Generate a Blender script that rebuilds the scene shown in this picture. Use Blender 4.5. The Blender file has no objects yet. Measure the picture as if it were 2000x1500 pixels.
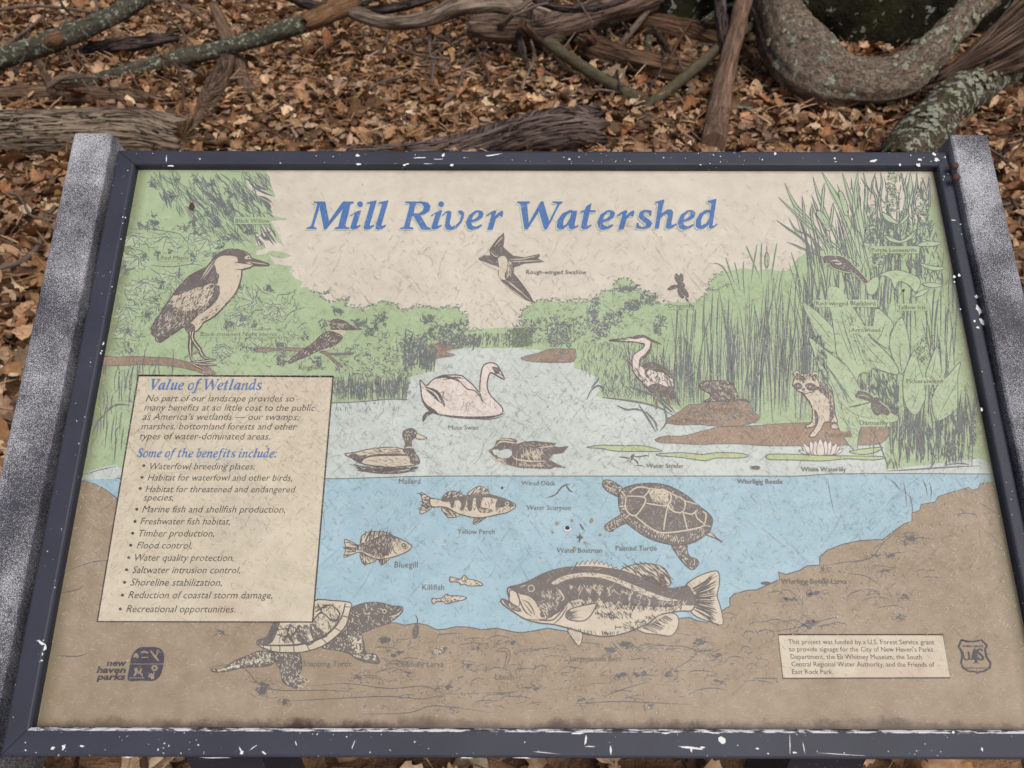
import bpy, math, random
import numpy as np
from mathutils import Vector, Matrix
from mathutils.geometry import tessellate_polygon
random.seed(11); RNG = np.random.default_rng(11)
R = math.radians
scene = bpy.context.scene
col = scene.collection

# ---------------------------------------------------------------- camera
FPX, PITCH, CAMZ = 1560.0, R(38.0), 1.45          # focal length in pixels of the 2000 px photo
cam_d = bpy.data.cameras.new('camera'); cam = bpy.data.objects.new('camera', cam_d); col.objects.link(cam)
cam.location = (0, 0, CAMZ); cam.rotation_euler = (math.pi/2 - PITCH, 0, 0)
cam_d.sensor_width = 36; cam_d.lens = 36*FPX/2000; cam_d.clip_start = 0.02; cam_d.clip_end = 400
cam_d.dof.use_dof = True; cam_d.dof.focus_distance = 0.95; cam_d.dof.aperture_fstop = 11
scene.camera = cam
# ---------------------------------------------------------------- sky, sun, exposure (overcast)
SUN_EL, SUN_AZ = R(58), R(150)                     # azimuth clockwise from +Y
world = bpy.data.worlds.new('World'); scene.world = world; world.use_nodes = True
wn = world.node_tree.nodes; wl = world.node_tree.links
sky = wn.new('ShaderNodeTexSky'); sky.sky_type = 'NISHITA'; sky.sun_disc = False
sky.sun_elevation = SUN_EL; sky.sun_rotation = SUN_AZ; sky.air_density = 1.0; sky.dust_density = 6.0; sky.ozone_density = 0.6
wl.new(sky.outputs[0], wn['Background'].inputs[0]); wn['Background'].inputs[1].default_value = 0.088
sun_d = bpy.data.lights.new('sun', 'SUN'); sun_d.energy = 1.7; sun_d.angle = R(38); sun_d.color = (1.0, 0.98, 0.945)
sun = bpy.data.objects.new('sun', sun_d); col.objects.link(sun)
sd = Vector((math.sin(SUN_AZ)*math.cos(SUN_EL), math.cos(SUN_AZ)*math.cos(SUN_EL), math.sin(SUN_EL)))
sun.rotation_euler = sd.to_track_quat('Z', 'Y').to_euler()
scene.view_settings.view_transform = 'Standard'; scene.view_settings.look = 'None'
scene.view_settings.exposure = -0.03; scene.view_settings.gamma = 1.0
scene.render.engine = 'CYCLES'; scene.cycles.use_denoising = True; scene.cycles.max_bounces = 6

# ---------------------------------------------------------------- helpers
def S(r, g, b):
    f = lambda c: (c/255/12.92) if c/255 <= 0.04045 else ((c/255+0.055)/1.055)**2.4
    return (f(r), f(g), f(b), 1)
CF = Vector((0, math.cos(PITCH), -math.sin(PITCH))); CU = Vector((0, math.sin(PITCH), math.cos(PITCH))); CX = Vector((1, 0, 0))
CO = Vector((0, 0, CAMZ))
def ray(px, py):
    return CX*((px-1000)/FPX) + CU*(-(py-750)/FPX) + CF
def at_y(px, py, Y):
    d = ray(px, py); return CO + d*(Y/d.y)
def at_z(px, py, z=0.0):
    d = ray(px, py); return CO + d*((z-CAMZ)/d.z)
def depth(p): return (p-CO).dot(CF)

# panel plane: measured corners of the visible print (photo pixels)
PC = [(266, 332), (1818, 335), (2040, 1425), (72, 1419)]
def homog(src, dst):
    A = []
    for (x, y), (u, v) in zip(src, dst):
        A += [[x, y, 1, 0, 0, 0, -u*x, -u*y, -u], [0, 0, 0, x, y, 1, -v*x, -v*y, -v]]
    return np.linalg.svd(np.array(A, float))[2][-1].reshape(3, 3)
_h = homog([(0, 1), (1, 1), (1, 0), (0, 0)], PC); _h /= _h[2, 2]
_B = np.linalg.inv(np.array([[FPX, 0, 1000], [0, FPX, 750], [0, 0, 1]])) @ _h
PW = 0.914
_B /= np.linalg.norm(_B[:, 0])/PW
def c2w(v): return CX*float(v[0]) - CU*float(v[1]) + CF*float(v[2])
PO = c2w(_B[:, 2]) + CO
PH = float(np.linalg.norm(_B[:, 1]))
AX = c2w(_B[:, 0]).normalized(); AY = c2w(_B[:, 1]); AY = (AY - AX*AY.dot(AX)).normalized(); AN = AX.cross(AY)
PM = Matrix(((AX.x, AY.x, AN.x, PO.x), (AX.y, AY.y, AN.y, PO.y), (AX.z, AY.z, AN.z, PO.z), (0, 0, 0, 1)))
def uv(px, py, h=0.0):
    d = ray(px, py); t = (PO + AN*h - CO).dot(AN)/d.dot(AN)
    q = CO + d*t - PO
    return (q.dot(AX), q.dot(AY))

def tag(o, label=None, cat=None, group=None, kind=None):
    if label: o['label'] = label
    if cat: o['category'] = cat
    if group: o['group'] = group
    if kind: o['kind'] = kind
    return o
def mesh_obj(name, verts, faces, mats, mi=None, parent=None, smooth=False, uvs=None):
    me = bpy.data.meshes.new(name); me.from_pydata(verts, [], faces)
    for m in (mats if isinstance(mats, list) else [mats]): me.materials.append(m)
    if mi is not None: me.polygons.foreach_set('material_index', mi)
    if smooth: me.polygons.foreach_set('use_smooth', [True]*len(faces))
    if uvs is not None:
        ul = me.uv_layers.new(name='UVMap')
        li = np.empty(len(me.loops), int); me.loops.foreach_get('vertex_index', li)
        ul.data.foreach_set('uv', np.asarray(uvs, float)[li].ravel())
    me.update()
    o = bpy.data.objects.new(name, me); col.objects.link(o)
    if parent: o.parent = parent
    return o
def empty(name, loc=(0, 0, 0), m=None):
    o = bpy.data.objects.new(name, None); col.objects.link(o); o.empty_display_size = 0.05
    if m is not None: o.matrix_world = m
    else: o.location = loc
    return o

class NT:
    def __init__(s, name):
        s.m = bpy.data.materials.new(name); s.m.use_nodes = True
        s.t = s.m.node_tree; s.n = s.t.nodes; s.p = s.n['Principled BSDF']
    def new(s, typ, **kw):
        nd = s.n.new(typ)
        for k, v in kw.items():
            if k in nd.inputs: nd.inputs[k].default_value = v
            else: setattr(nd, k, v)
        return nd
    def link(s, a, b): s.t.links.new(a, b)
    def noise(s, vec, scale, detail=3, rough=0.55, dist=0.0):
        nd = s.new('ShaderNodeTexNoise', Scale=scale, Detail=detail, Roughness=rough, Distortion=dist)
        s.link(vec, nd.inputs['Vector']); return nd.outputs['Fac']
    def ramp(s, fac, *stops):
        nd = s.new('ShaderNodeValToRGB'); e = nd.color_ramp.elements
        while len(e) < len(stops): e.new(0.5)
        for el, (p, c) in zip(e, stops):
            el.position = p; el.color = c if not isinstance(c, (int, float)) else (c, c, c, 1)
        s.link(fac, nd.inputs[0]); return nd.outputs[0]
    def mix(s, fac, a, b, mode='MIX'):
        nd = s.new('ShaderNodeMix', data_type='RGBA', blend_type=mode)
        for sock, v in ((nd.inputs[0], fac), (nd.inputs[6], a), (nd.inputs[7], b)):
            if isinstance(v, (int, float, tuple)): sock.default_value = v
            else: s.link(v, sock)
        return nd.outputs[2]
    def math(s, op, a, b=0.0):
        nd = s.new('ShaderNodeMath', operation=op)
        for sock, v in zip(nd.inputs, (a, b)):
            if isinstance(v, (int, float)): sock.default_value = v
            else: s.link(v, sock)
        return nd.outputs[0]
    def mapping(s, vec, scale=(1, 1, 1), rot=(0, 0, 0)):
        nd = s.new('ShaderNodeMapping'); nd.inputs['Scale'].default_value = scale; nd.inputs['Rotation'].default_value = rot
        s.link(vec, nd.inputs['Vector']); return nd.outputs[0]
    def coord(s, w='Object'):
        return s.new('ShaderNodeTexCoord').outputs[w]
    def bump(s, h, strength=0.5, dist=0.01):
        nd = s.new('ShaderNodeBump', Strength=strength, Distance=dist)
        s.link(h, nd.inputs['Height']); s.link(nd.outputs[0], s.p.inputs['Normal'])
    def out(s, c, rough=0.7, spec=0.3):
        if isinstance(c, tuple): s.p.inputs['Base Color'].default_value = c
        else: s.link(c, s.p.inputs['Base Color'])
        s.p.inputs['Roughness'].default_value = rough; s.p.inputs['Specular IOR Level'].default_value = spec
        return s.m

# ---------------------------------------------------------------- materials: print
def print_mat(name, rgb, mott=1.0, grime_shade=False):
    t = NT(name); c = t.coord()
    big = t.noise(c, 9.0, 4, 0.6); med = t.noise(c, 60.0, 3); fine = t.noise(c, 700.0, 2, 0.7)
    f1 = t.noise(t.mapping(c, (90, 1100, 1), (0, 0, 0.7)), 1.0, 2); f2 = t.noise(t.mapping(c, (90, 1100, 1), (0, 0, 2.3)), 1.0, 2)
    base = S(*rgb)
    lite = tuple(min(1, v*1.0+0.06*mott*(0.75-v)+0.02*mott) for v in base[:3])+(1,)
    dark = tuple(v*(1-0.11*mott) for v in base[:3])+(1,)
    k = t.mix(0.5, big, med)
    a = t.mix(t.ramp(k, (0.36, 0.0), (0.64, 1.0)), dark, lite)
    a = t.mix(t.ramp(fine, (0.60, 0.0), (0.75, 0.30*mott)), a, S(238, 232, 222))
    a = t.mix(t.ramp(f1, (0.63, 0.0), (0.72, 0.20*mott)), a, S(238, 234, 226))
    a = t.mix(t.ramp(f2, (0.64, 0.0), (0.72, 0.22*mott)), a, S(112, 104, 98))
    if grime_shade:                      # dirt along the lower edge; sides mix greenish dirt with painted-in frame shadow
        sx = t.new('ShaderNodeSeparateXYZ'); t.link(c, sx.inputs[0])
        n2 = t.noise(c, 24.0, 6, 0.75); n5 = t.noise(c, 6.0, 3)
        d = t.math('ADD', sx.outputs[1], t.math('MULTIPLY', t.math('SUBTRACT', n2, 0.5), -0.034))
        g = t.ramp(d, (0.0015, 1.0), (0.0045, 0.6), (0.0085, 0.0))
        a = t.mix(t.math('MULTIPLY', g, t.ramp(n5, (0.34, 0.35), (0.62, 0.95))), a, S(58, 42, 38))
        e1 = t.ramp(t.math('ADD', sx.outputs[0], t.math('MULTIPLY', n2, -0.006)), (0.0, 0.55), (0.012, 0.0))
        e2 = t.ramp(t.math('ADD', t.math('SUBTRACT', PW, sx.outputs[0]), t.math('MULTIPLY', n2, -0.006)), (0.0, 0.6), (0.014, 0.0))
        a = t.mix(t.math('MAXIMUM', e1, e2), a, S(96, 92, 66))
    if 'box' in name:                # old water stains in the paper
        st = t.noise(c, 7.0, 3, .6, .6); a = t.mix(t.math('MULTIPLY', t.ramp(st, (.55, 0.0), (.66, 1.0)), .35), a, S(182, 150, 140)); a = t.mix(t.math('MULTIPLY', t.ramp(st, (.32, 1.0), (.42, 0.0)), .30), a, S(156, 160, 158))
    t.bump(med, 0.05, 0.001)
    return t.out(a, 0.48, 0.3)
P_PAPER = print_mat('print_cream_paper', (206, 199, 184), 1.1, True)
P_BOX = print_mat('print_box_paper', (203, 193, 170), 1.2)
P_WATER = print_mat('print_pale_water', (191, 202, 197), 1.2, True)
P_BLUE = print_mat('print_blue_water', (153, 186, 200), 1.1, True)
P_GREEN = print_mat('print_leaf_green', (162, 183, 143), 0.9, True)
P_LEAF = print_mat('print_light_green', (170, 189, 152), 0.8)
P_PAD = print_mat('print_lily_green', (174, 188, 138), 0.8)
P_MUD = print_mat('print_mud_brown', (150, 126, 105), 0.9)
P_BED = print_mat('print_lake_bed', (152, 135, 112), 1.0, True)
P_CREAM = print_mat('print_feather_cream', (201, 190, 170), 0.9)
P_PINK = print_mat('print_swan_white', (216, 205, 196), 0.8)
P_DARK = print_mat('print_dark_fill', (103, 96, 93), 0.7)
P_INK = print_mat('print_black_ink', (92, 86, 84), 0.4)
P_GINK = print_mat('print_grey_ink', (106, 112, 113), 0.5)
P_BINK = print_mat('print_bed_ink', (96, 92, 93), 0.5)
P_TXT = print_mat('print_text_ink', (66, 60, 60), 0.3)
P_CAP = print_mat('print_caption_ink', (108, 104, 99), 0.3)
P_TITLE = print_mat('print_title_blue', (66, 109, 168), 0.5)
P_HEAD = print_mat('print_heading_blue', (78, 114, 170), 0.4)
P_GLOW = print_mat('print_title_edge', (192, 202, 184), 0.4)
P_EMB = print_mat('print_emblem_ink', (72, 68, 80), 0.3)
SCR_L = NT('scratch_pale').out(S(218, 212, 200), 0.6); SCR_D = NT('scratch_dark').out(S(134, 128, 119), 0.6)
RUST = NT('rust_stain').out(S(160, 146, 112), 0.8); DIRT = NT('dirt_spot').out(S(80, 62, 54), 0.8); WCHIP = NT('bare_white_chip').out(S(226, 228, 232), 0.6)

# ---------------------------------------------------------------- flat print builder (photo pixels mapped to the pane)
class Fr:                                    # a reading frame: crop origin + scale
    def __init__(s, ox, oy, k): s.a = (ox, oy, k)
    def __call__(s, txt):
        ox, oy, k = s.a
        return [(ox+float(a)*k, oy+float(b)*k) for a, b in (q.split(',') for q in txt.split())]
    def p(s, x, y): return (s.a[0]+x*s.a[2], s.a[1]+y*s.a[2])
fA = Fr(200, 320, .2); fC = Fr(540, 560, .2); fE = Fr(580, 360, .21); fF = Fr(980, 360, .22); fG = Fr(1380, 330, .25)
fH = Fr(1100, 560, .23); fI = Fr(1480, 560, .25); fJ = Fr(640, 680, .25); fK = Fr(640, 920, .23); fL = Fr(1020, 900, .23)
fM = Fr(400, 1080, .3); fN = Fr(940, 1070, .26); fO = Fr(1400, 900, .3); fP = Fr(0, 0, 1); fB = Fr(200, 560, .2)
fQ = Fr(0, 1100, .26667); fT = Fr(1500, 1220, .24)

def cat(pts, closed=True, n=3):
    N = len(pts); out = []
    for i in range(N if closed else N-1):
        g = (lambda j: pts[j % N]) if closed else (lambda j: pts[min(max(j, 0), N-1)])
        p0, p1, p2, p3 = g(i-1), g(i), g(i+1), g(i+2)
        for k in range(n):
            t = k/n; a = []
            for d in (0, 1):
                a.append(0.5*(2*p1[d]+(p2[d]-p0[d])*t+(2*p0[d]-5*p1[d]+4*p2[d]-p3[d])*t*t+(3*p1[d]-p0[d]-3*p2[d]+p3[d])*t**3))
            out.append(tuple(a))
    if not closed: out.append(pts[-1])
    return out
def inside(p, poly):
    x, y = p; c = False; j = len(poly)-1
    for i in range(len(poly)):
        xi, yi = poly[i]; xj, yj = poly[j]
        if (yi > y) != (yj > y) and x < (xj-xi)*(y-yi)/(yj-yi)+xi: c = not c
        j = i
    return c
def rand_in(poly):
    xs = [p[0] for p in poly]; ys = [p[1] for p in poly]
    for _ in range(200):
        q = (random.uniform(min(xs), max(xs)), random.uniform(min(ys), max(ys)))
        if inside(q, poly): return q
    return poly[0]
class Art:
    def __init__(s, z0, dz=5e-6, gain=1.3):
        s.v = []; s.f = []; s.mi = []; s.mats = []; s.z0 = z0; s.dz = dz; s.k = 0; s.on = False; s.gain = gain
    def lock(s, on): s.k += int(on and not s.on); s.on = on                # many strokes of one ink share a level (tiny jitter keeps them apart)
    def z(s):
        if s.on: return s.z0 + s.dz*(s.k+random.random()*.6)
        s.k += 1; return s.z0 + s.dz*s.k
    def m(s, mat):
        if mat not in s.mats: s.mats.append(mat)
        return s.mats.index(mat)
    def put(s, pts, faces, mat, z=None, metric=False):
        z = s.z() if z is None else z
        b = len(s.v)
        for p in pts:
            u, w = p if metric else uv(*p)
            s.v.append((u, w, z))
        k = s.m(mat)
        for f in faces: s.f.append(tuple(b+i for i in f)); s.mi.append(k)
    def poly(s, pts, mat, sm=True, holes=()):
        if sm: pts = cat(pts)
        loops = [pts]+list(holes)
        tri = tessellate_polygon([[Vector((x, y, 0)) for x, y in l] for l in loops])
        s.put([p for l in loops for p in l], tri, mat)
        return pts
    def rib(s, pts, w, mat, t0=0.2, t1=0.2, sm=True):
        if sm and len(pts) > 2: pts = cat(pts, False)
        n = len(pts); L = []; Rr = []
        for i, p in enumerate(pts):
            a = pts[max(i-1, 0)]; b = pts[min(i+1, n-1)]
            dx, dy = b[0]-a[0], b[1]-a[1]; l = math.hypot(dx, dy) or 1
            t = i/(n-1); k = min(1, t0+(1-t0)*t*3.0, t1+(1-t1)*(1-t)*3.0)*w*s.gain/2
            L.append((p[0]-dy/l*k, p[1]+dx/l*k)); Rr.append((p[0]+dy/l*k, p[1]-dx/l*k))
        s.put(L+Rr, [(i, i+1, n+i+1, n+i) for i in range(n-1)], mat)
    def line(s, pts, w, mat, sm=True, closed=True):
        if sm: pts = cat(pts, closed)
        if closed: pts = pts+[pts[0], pts[1]]
        s.rib(pts, w, mat, 1, 1, False)
    def dot(s, c, r, mat, n=12, ry=None, jit=0):
        ry = ry or r
        pts = [(c[0]+r*(1+random.uniform(-jit, jit))*math.cos(i*6.2832/n), c[1]+ry*(1+random.uniform(-jit, jit))*math.sin(i*6.2832/n)) for i in range(n)]
        s.put(pts, [tuple(range(n))], mat)
    def flecks(s, poly, n, ang, ln, w, mat, sp=0.35, bend=0.2):
        s.lock(True)
        for _ in range(n):
            c = rand_in(poly); a = ang+random.gauss(0, sp); l = ln*random.uniform(0.5, 1.4)/2
            d = (math.cos(a)*l, math.sin(a)*l); b = random.uniform(-bend, bend)*l
            s.rib([(c[0]-d[0], c[1]-d[1]), (c[0]-d[1]/l*b, c[1]+d[0]/l*b), (c[0]+d[0], c[1]+d[1])], w*random.uniform(0.6, 1.3), mat, 0.15, 0.15, False)
        s.lock(False)
    def scrib(s, poly, n, ln, w, mat):
        was = s.on
        if not was: s.lock(True)
        for _ in range(n):
            c = rand_in(poly); a = random.uniform(0, 6.28); pts = [c]; turn = random.choice((-1, 1))*random.uniform(.3, .9)
            for k in range(random.randint(3, 6)):
                a += turn*random.uniform(.5, 1.5); pts.append((pts[-1][0]+math.cos(a)*ln/4, pts[-1][1]+math.sin(a)*ln/4))
            s.rib(pts, w*random.uniform(.6, 1.4), mat, .3, .3, False)
        s.lock(was)
    def blotch(s, c, r, mat, asp=0.7, n=16):
        a0 = random.uniform(0, 6.28); pts = []
        for i in range(n):
            q = r*random.uniform(.35, 1.15); pts.append((c[0]+q*math.cos(a0+i*6.2832/n), c[1]+q*asp*math.sin(a0+i*6.2832/n)))
        s.poly(pts, mat, False)
    def edge(s, poly, step, ln, w, mat):             # scalloped leafy contour
        s.lock(True)
        for i in range(len(poly)-1):
            (x0, y0), (x1, y1) = poly[i], poly[i+1]; L = math.hypot(x1-x0, y1-y0); k = max(1, int(L/step))
            for j in range(k):
                t = (j+random.random()*.6)/k; x, y = x0+(x1-x0)*t+random.uniform(-2, 2), y0+(y1-y0)*t+random.uniform(-2, 2)
                a = random.uniform(0, 6.28)
                s.rib([(x, y), (x+ln*.5*math.cos(a), y+ln*.5*math.sin(a)), (x+ln*math.cos(a+1.2), y+ln*.7*math.sin(a+1.2))], w, mat, .4, .4)
        s.lock(False)
    def text(s, body, x0, y0, x1, mat, shear=0.0, bold=0.0, h=None, y1=None):
        cu = bpy.data.curves.new('t', 'FONT'); cu.body = body; cu.size = 1.0; cu.shear = shear; cu.offset = bold; cu.resolution_u = 2
        cu.fill_mode = 'FRONT'
        ob = bpy.data.objects.new('t', cu); me = bpy.data.meshes.new_from_object(ob)
        n = len(me.vertices); co = np.empty(n*3); me.vertices.foreach_get('co', co); co = co.reshape(-1, 3)
        a = uv(x0, y0); b = uv(x1, y1 if y1 is not None else y0)
        mn, mx = co[:, 0].min(), co[:, 0].max()
        k = (b[0]-a[0])/(mx-mn); kv = k if h is None else h
        z = s.z()
        B = len(s.v); sl = (b[1]-a[1])/(b[0]-a[0]) if y1 is not None else 0
        for x, y, _ in co:
            du = (x-mn)*k; s.v.append((a[0]+du, a[1]+sl*du+y*kv, z))
        mm = s.m(mat)
        for p in me.polygons: s.f.append(tuple(B+i for i in p.vertices)); s.mi.append(mm)
        bpy.data.objects.remove(ob); bpy.data.curves.remove(cu); bpy.data.meshes.remove(me)
        return k
    def build(s, name, parent, label=None, kind=None):
        o = mesh_obj(name, s.v, s.f, s.mats, s.mi, parent)
        # all faces towards the reader
        me = o.data; me.update()
        flip = [p for p in me.polygons if p.normal.z < 0]
        for p in flip: p.flip()
        if label: o['label'] = label
        if kind: o['kind'] = kind
        return o

# ================================================================= THE SIGN
sign = empty('interpretive_sign', m=PM)
tag(sign, 'grey metal framed wetland information panel with faded wildlife print on sloping stand', 'information sign')
bpy.context.view_layer.update()

# ---- painted metal
def paint_mat(name, rgb, speck, chips):
    t = NT(name); c = t.coord()
    n1 = t.noise(c, 14, 4); n2 = t.noise(c, 260, 3, 0.6)
    a = t.mix(t.ramp(n1, (.3, 0.0), (.7, 1.0)), tuple(v*.85 for v in S(*rgb)[:3])+(1,), tuple(v*1.15 for v in S(*rgb)[:3])+(1,))
    if speck:                                  # dense white speckle: paint weathered through to the primer
        den = t.noise(c, 11.0, 3, .6)
        sp = t.noise(c, 1250, 2, .6); sp2 = t.noise(c, 2500, 1, .5)
        sy = t.new('ShaderNodeSeparateXYZ'); t.link(c, sy.inputs[0])
        v = t.math('ADD', t.mix(.35, sp, sp2), t.math('MULTIPLY', t.math('SUBTRACT', den, .5), .42))
        v = t.math('ADD', v, t.math('MULTIPLY', t.math('SUBTRACT', sy.outputs[1], .28), .06))
        a = t.mix(t.ramp(v, (.52, 0.0), (.615, 1.0)), a, S(206, 208, 214))
        t.bump(sp, .2, .001)
    if chips:
        sp = t.noise(c, 330, 2, .5); den = t.noise(c, 11.0, 2)
        v = t.math('ADD', sp, t.math('MULTIPLY', den, .22))
        a = t.mix(t.ramp(v, (.855, 0.0), (.865, 1.0)), a, S(222, 224, 228))
        t.bump(n2, .06, .001)
    return t.out(a, .52, .28)
PAINT = paint_mat('dark_grey_paint', (55, 58, 71), False, True)
SPECK = paint_mat('weathered_speckled_paint', (58, 58, 68), True, False)
WORN = NT('worn_edge_metal'); _c = WORN.coord()
WORN = WORN.out(WORN.mix(WORN.ramp(WORN.noise(WORN.mapping(_c, (1, 6, 6)), 60, 4, .7), (.46, 0.0), (.53, 1.0)), S(60, 61, 71), S(214, 216, 220)), .5, .4)

def avg(*a): return sum(a)/len(a)
FH = 0.011
oTL, oTR, oBL = uv(228, 293, FH), uv(1850, 296, FH), uv(1, 1477, FH)
oB = uv(1000, 1481, FH)
tl, tr, tb, tt = -avg(oTL[0], oBL[0]), oTR[0]-PW, -oB[1], avg(oTL[1], oTR[1])-PH
fw = (tl, tr, tb, tt)
def rail(side):
    # profile: (fraction across, height); side: 0 bottom 1 right 2 top 3 left
    prof = [(0, -.012), (0, FH-.0020), (.0013, FH-.0005), (.0026, FH), (-.0025, FH), (-.0006, FH-.0006), (0, FH-.0025), (0, -.022)]
    rows = []
    for i, (t, h) in enumerate(prof):
        def off(w): return t if i < 4 else w+t
        x0, x1, y0, y1 = -off(tl), PW+off(tr), -off(tb), PH+off(tt)
        cn = [(x0, y0), (x1, y0), (x1, y1), (x0, y1)]
        a, b = cn[side], cn[(side+1) % 4]
        d = (Vector(b)-Vector(a)).normalized()*.00035
        rows.append([(a[0]+d.x, a[1]+d.y, h), (b[0]-d.x, b[1]-d.y, h)])
    N = 24; V = []; F = []; mi = []
    for i, (a, b) in enumerate(rows):
        for k in range(N+1):
            t = k/N; V.append(tuple(a[j]*(1-t)+b[j]*t for j in range(3)))
    n = len(rows)
    for i in range(n):
        j = (i+1) % n
        for k in range(N):
            F.append((i*(N+1)+k, j*(N+1)+k, j*(N+1)+k+1, i*(N+1)+k+1)); mi.append(1 if (side == 0 and i in (1, 2)) else 0)
    F.append(tuple(i*(N+1) for i in range(n))); F.append(tuple(i*(N+1)+N for i in reversed(range(n)))); mi += [0, 0]
    o = mesh_obj('frame_rail', V, F, [PAINT, WORN], mi, sign)
    return o
rails = [rail(k) for k in range(4)]

def box(name, lo, hi, mat, parent, bev=0.0):
    import bmesh
    bm = bmesh.new(); bmesh.ops.create_cube(bm, size=1)
    for v in bm.verts: v.co = Vector([(lo[i]+hi[i])/2 + v.co[i]*(hi[i]-lo[i]) for i in range(3)])
    if bev: bmesh.ops.bevel(bm, geom=bm.edges[:], offset=bev, segments=3, profile=.6, affect='EDGES')
    me = bpy.data.meshes.new(name); bm.to_mesh(me); bm.free(); me.materials.append(mat)
    o = bpy.data.objects.new(name, me); col.objects.link(o)
    if parent: o.parent = parent
    return o
# side bars (proud of the frame)
BH = FH+.010
for k in (0, 1):
    if k == 0:
        xo, xi, yt = avg(uv(145, 258, BH)[0], uv(3, 900, BH)[0]), avg(uv(237, 262, BH)[0], uv(161, 600, BH)[0]), uv(190, 258, BH)[1]
        xi = min(xi, -tl-.0035); lo, hi = (xo, -.085, BH-.095), (xi, yt, BH)
    else:
        xi, xo, yt = uv(1850, 262, BH)[0], uv(1930, 262, BH)[0], uv(1890, 261, BH)[1]
        xi = max(xi, PW+tr+.0012); lo, hi = (xi, -.085, BH-.095), (xo, yt, BH)
    b = box('side_post', lo, hi, SPECK, sign, .004)
    if k == 1:
        rustm = NT('rusty_nail'); rustm.bump(rustm.noise(rustm.coord(), 300), .4, .002); rustm = rustm.out(S(84, 60, 58), .7)
        for (px, py) in ((1864, 324), (1867, 347)):
            u, v = uv(px, py, BH)
            V = [(u, v, BH+.0035)]; F = []; n = 14
            for r, h in ((.0028, .0032), (.0044, .0016), (.0046, -.0005)):
                for i in range(n): V.append((u+r*math.cos(i*6.2832/n), v+r*math.sin(i*6.2832/n), BH+h))
            F += [(0, 1+i, 1+(i+1) % n) for i in range(n)]
            for rr in (0, 1): F += [(1+rr*n+i, 1+(rr+1)*n+i, 1+(rr+1)*n+(i+1) % n, 1+rr*n+(i+1) % n) for i in range(n)]
            nl = mesh_obj('nail_head', V, F, rustm, None, b, True)

# panel slab
panel = box('panel', (-.012, -.012, -.0045), (PW+.012, PH+.012, 0), P_PAPER, sign)
panel['label'] = 'faded scratched print of a river with birds, fish and turtles'

# legs: upright tubes under the pane, world vertical
inv = PM.inverted()
for (xa, xb) in ((370, 516), (1540, 1687)):
    yl = PO.y+.12
    p0, p1 = at_y(xa, 1492, yl), at_y(xb, 1492, yl)
    w = p1.x-p0.x
    ztop = lambda y: PO.z + (y-PO.y)*AY.z/AY.y - .03
    vs = [Vector((x, y, z)) for (x, y) in ((p0.x, yl), (p1.x, yl), (p1.x, yl+w), (p0.x, yl+w)) for z in (-.05, ztop(y))]
    V = [tuple(inv @ v) for v in vs]
    mesh_obj('leg', V, [(0, 2, 3, 1), (2, 4, 5, 3), (4, 6, 7, 5), (6, 0, 1, 7), (1, 3, 5, 7), (0, 6, 4, 2)], PAINT, None, sign)

# ---------------------------------------------------------------- print: land and water
def LX(y): return 266-.1785*(y-332)+1.5
def RX(y): return 1818+.2037*(y-335)-1.5
Z = lambda k: k*6e-5
a = Art(Z(1)); a.poly([(LX(700), 690), (700, 684), (900, 680), (1050, 680), (1200, 690), (RX(690), 690), (RX(940), 940), (LX(940), 940)], P_WATER, False)
a.flecks([(650, 790), (840, 720), (1100, 710), (1200, 800), (1290, 860), (1250, 925), (650, 925)], 330, .8, 12, .5, P_GINK, 1.2)
a.flecks([(650, 800), (840, 730), (1100, 720), (1200, 800), (1250, 925), (650, 925)], 160, 2.4, 26, .4, SCR_L, .5)
a.build('river_surface', panel, 'pale printed river surface')
water_line = [(LX(938), 938), (190, 935), (232, 934), (400, 934), (640, 935), (700, 934), (850, 930), (1100, 930), (1300, 930), (1480, 930), (1560, 930), (1620, 926), (1760, 925), (RX(926), 926)]
a = Art(Z(2)); a.poly(water_line+[(RX(1240), 1240), (LX(1240), 1240)], P_BLUE, False); a.rib(water_line, 1.6, P_GINK, 1, 1)
a.rib([(1616, 935), (1622, 970), (1630, 1005)], 1.2, P_GINK); a.rib([(1664, 1003), (1674, 1028)], 2, P_GINK); a.rib([(1682, 1020), (1686, 1045)], 2, P_GINK)
for x0, y0, x1, y1 in ((1738, 935, 1755, 955), (1764, 940, 1770, 990), (1775, 960, 1783, 1010), (1802, 935, 1811, 970), (1815, 940, 1818, 975)): a.rib([(x0, y0), ((x0+x1)/2+2, (y0+y1)/2), (x1, y1)], 1.6, P_GINK)
a.build('underwater', panel, 'blue printed underwater scene')

bed = fP('158,938 185,945 205,955 225,970 240,985 300,1060 420,1180 520,1215 640,1212 757,1218 772,1216 790,1221 814,1217 835,1221 853,1230 868,1229 892,1224 916,1225 940,1230 970,1227 1002,1234 1018,1236 1044,1232 1070,1227 1150,1240 1290,1222 1325,1208 1346,1206 1361,1212 1380,1216 1408,1195 1418,1188 1426,1184 1425,1169 1434,1160 1460,1153 1478,1152 1511,1137 1523,1131 1520,1117 1535,1122 1562,1114 1577,1105 1601,1104 1601,1087 1616,1075 1646,1063 1679,1056 1712,1054 1724,1054 1745,1038 1766,1023 1781,1018 1781,1002 1796,997 1799,985 1826,981 1832,970 1859,961 1892,952 1898,957 1910,954 1916,943')
a = Art(Z(5), 2e-6)
a.poly(bed+[(RX(940), 940), (RX(1424), 1424), (LX(1418), 1418)], P_BED, False)
a.rib(bed, 1.8, P_BINK, .5, .5, False)
reg1 = fP('780,1240 1100,1250 1300,1250 1480,1180 1500,1330 1200,1390 700,1390 640,1350 700,1300')
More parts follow.
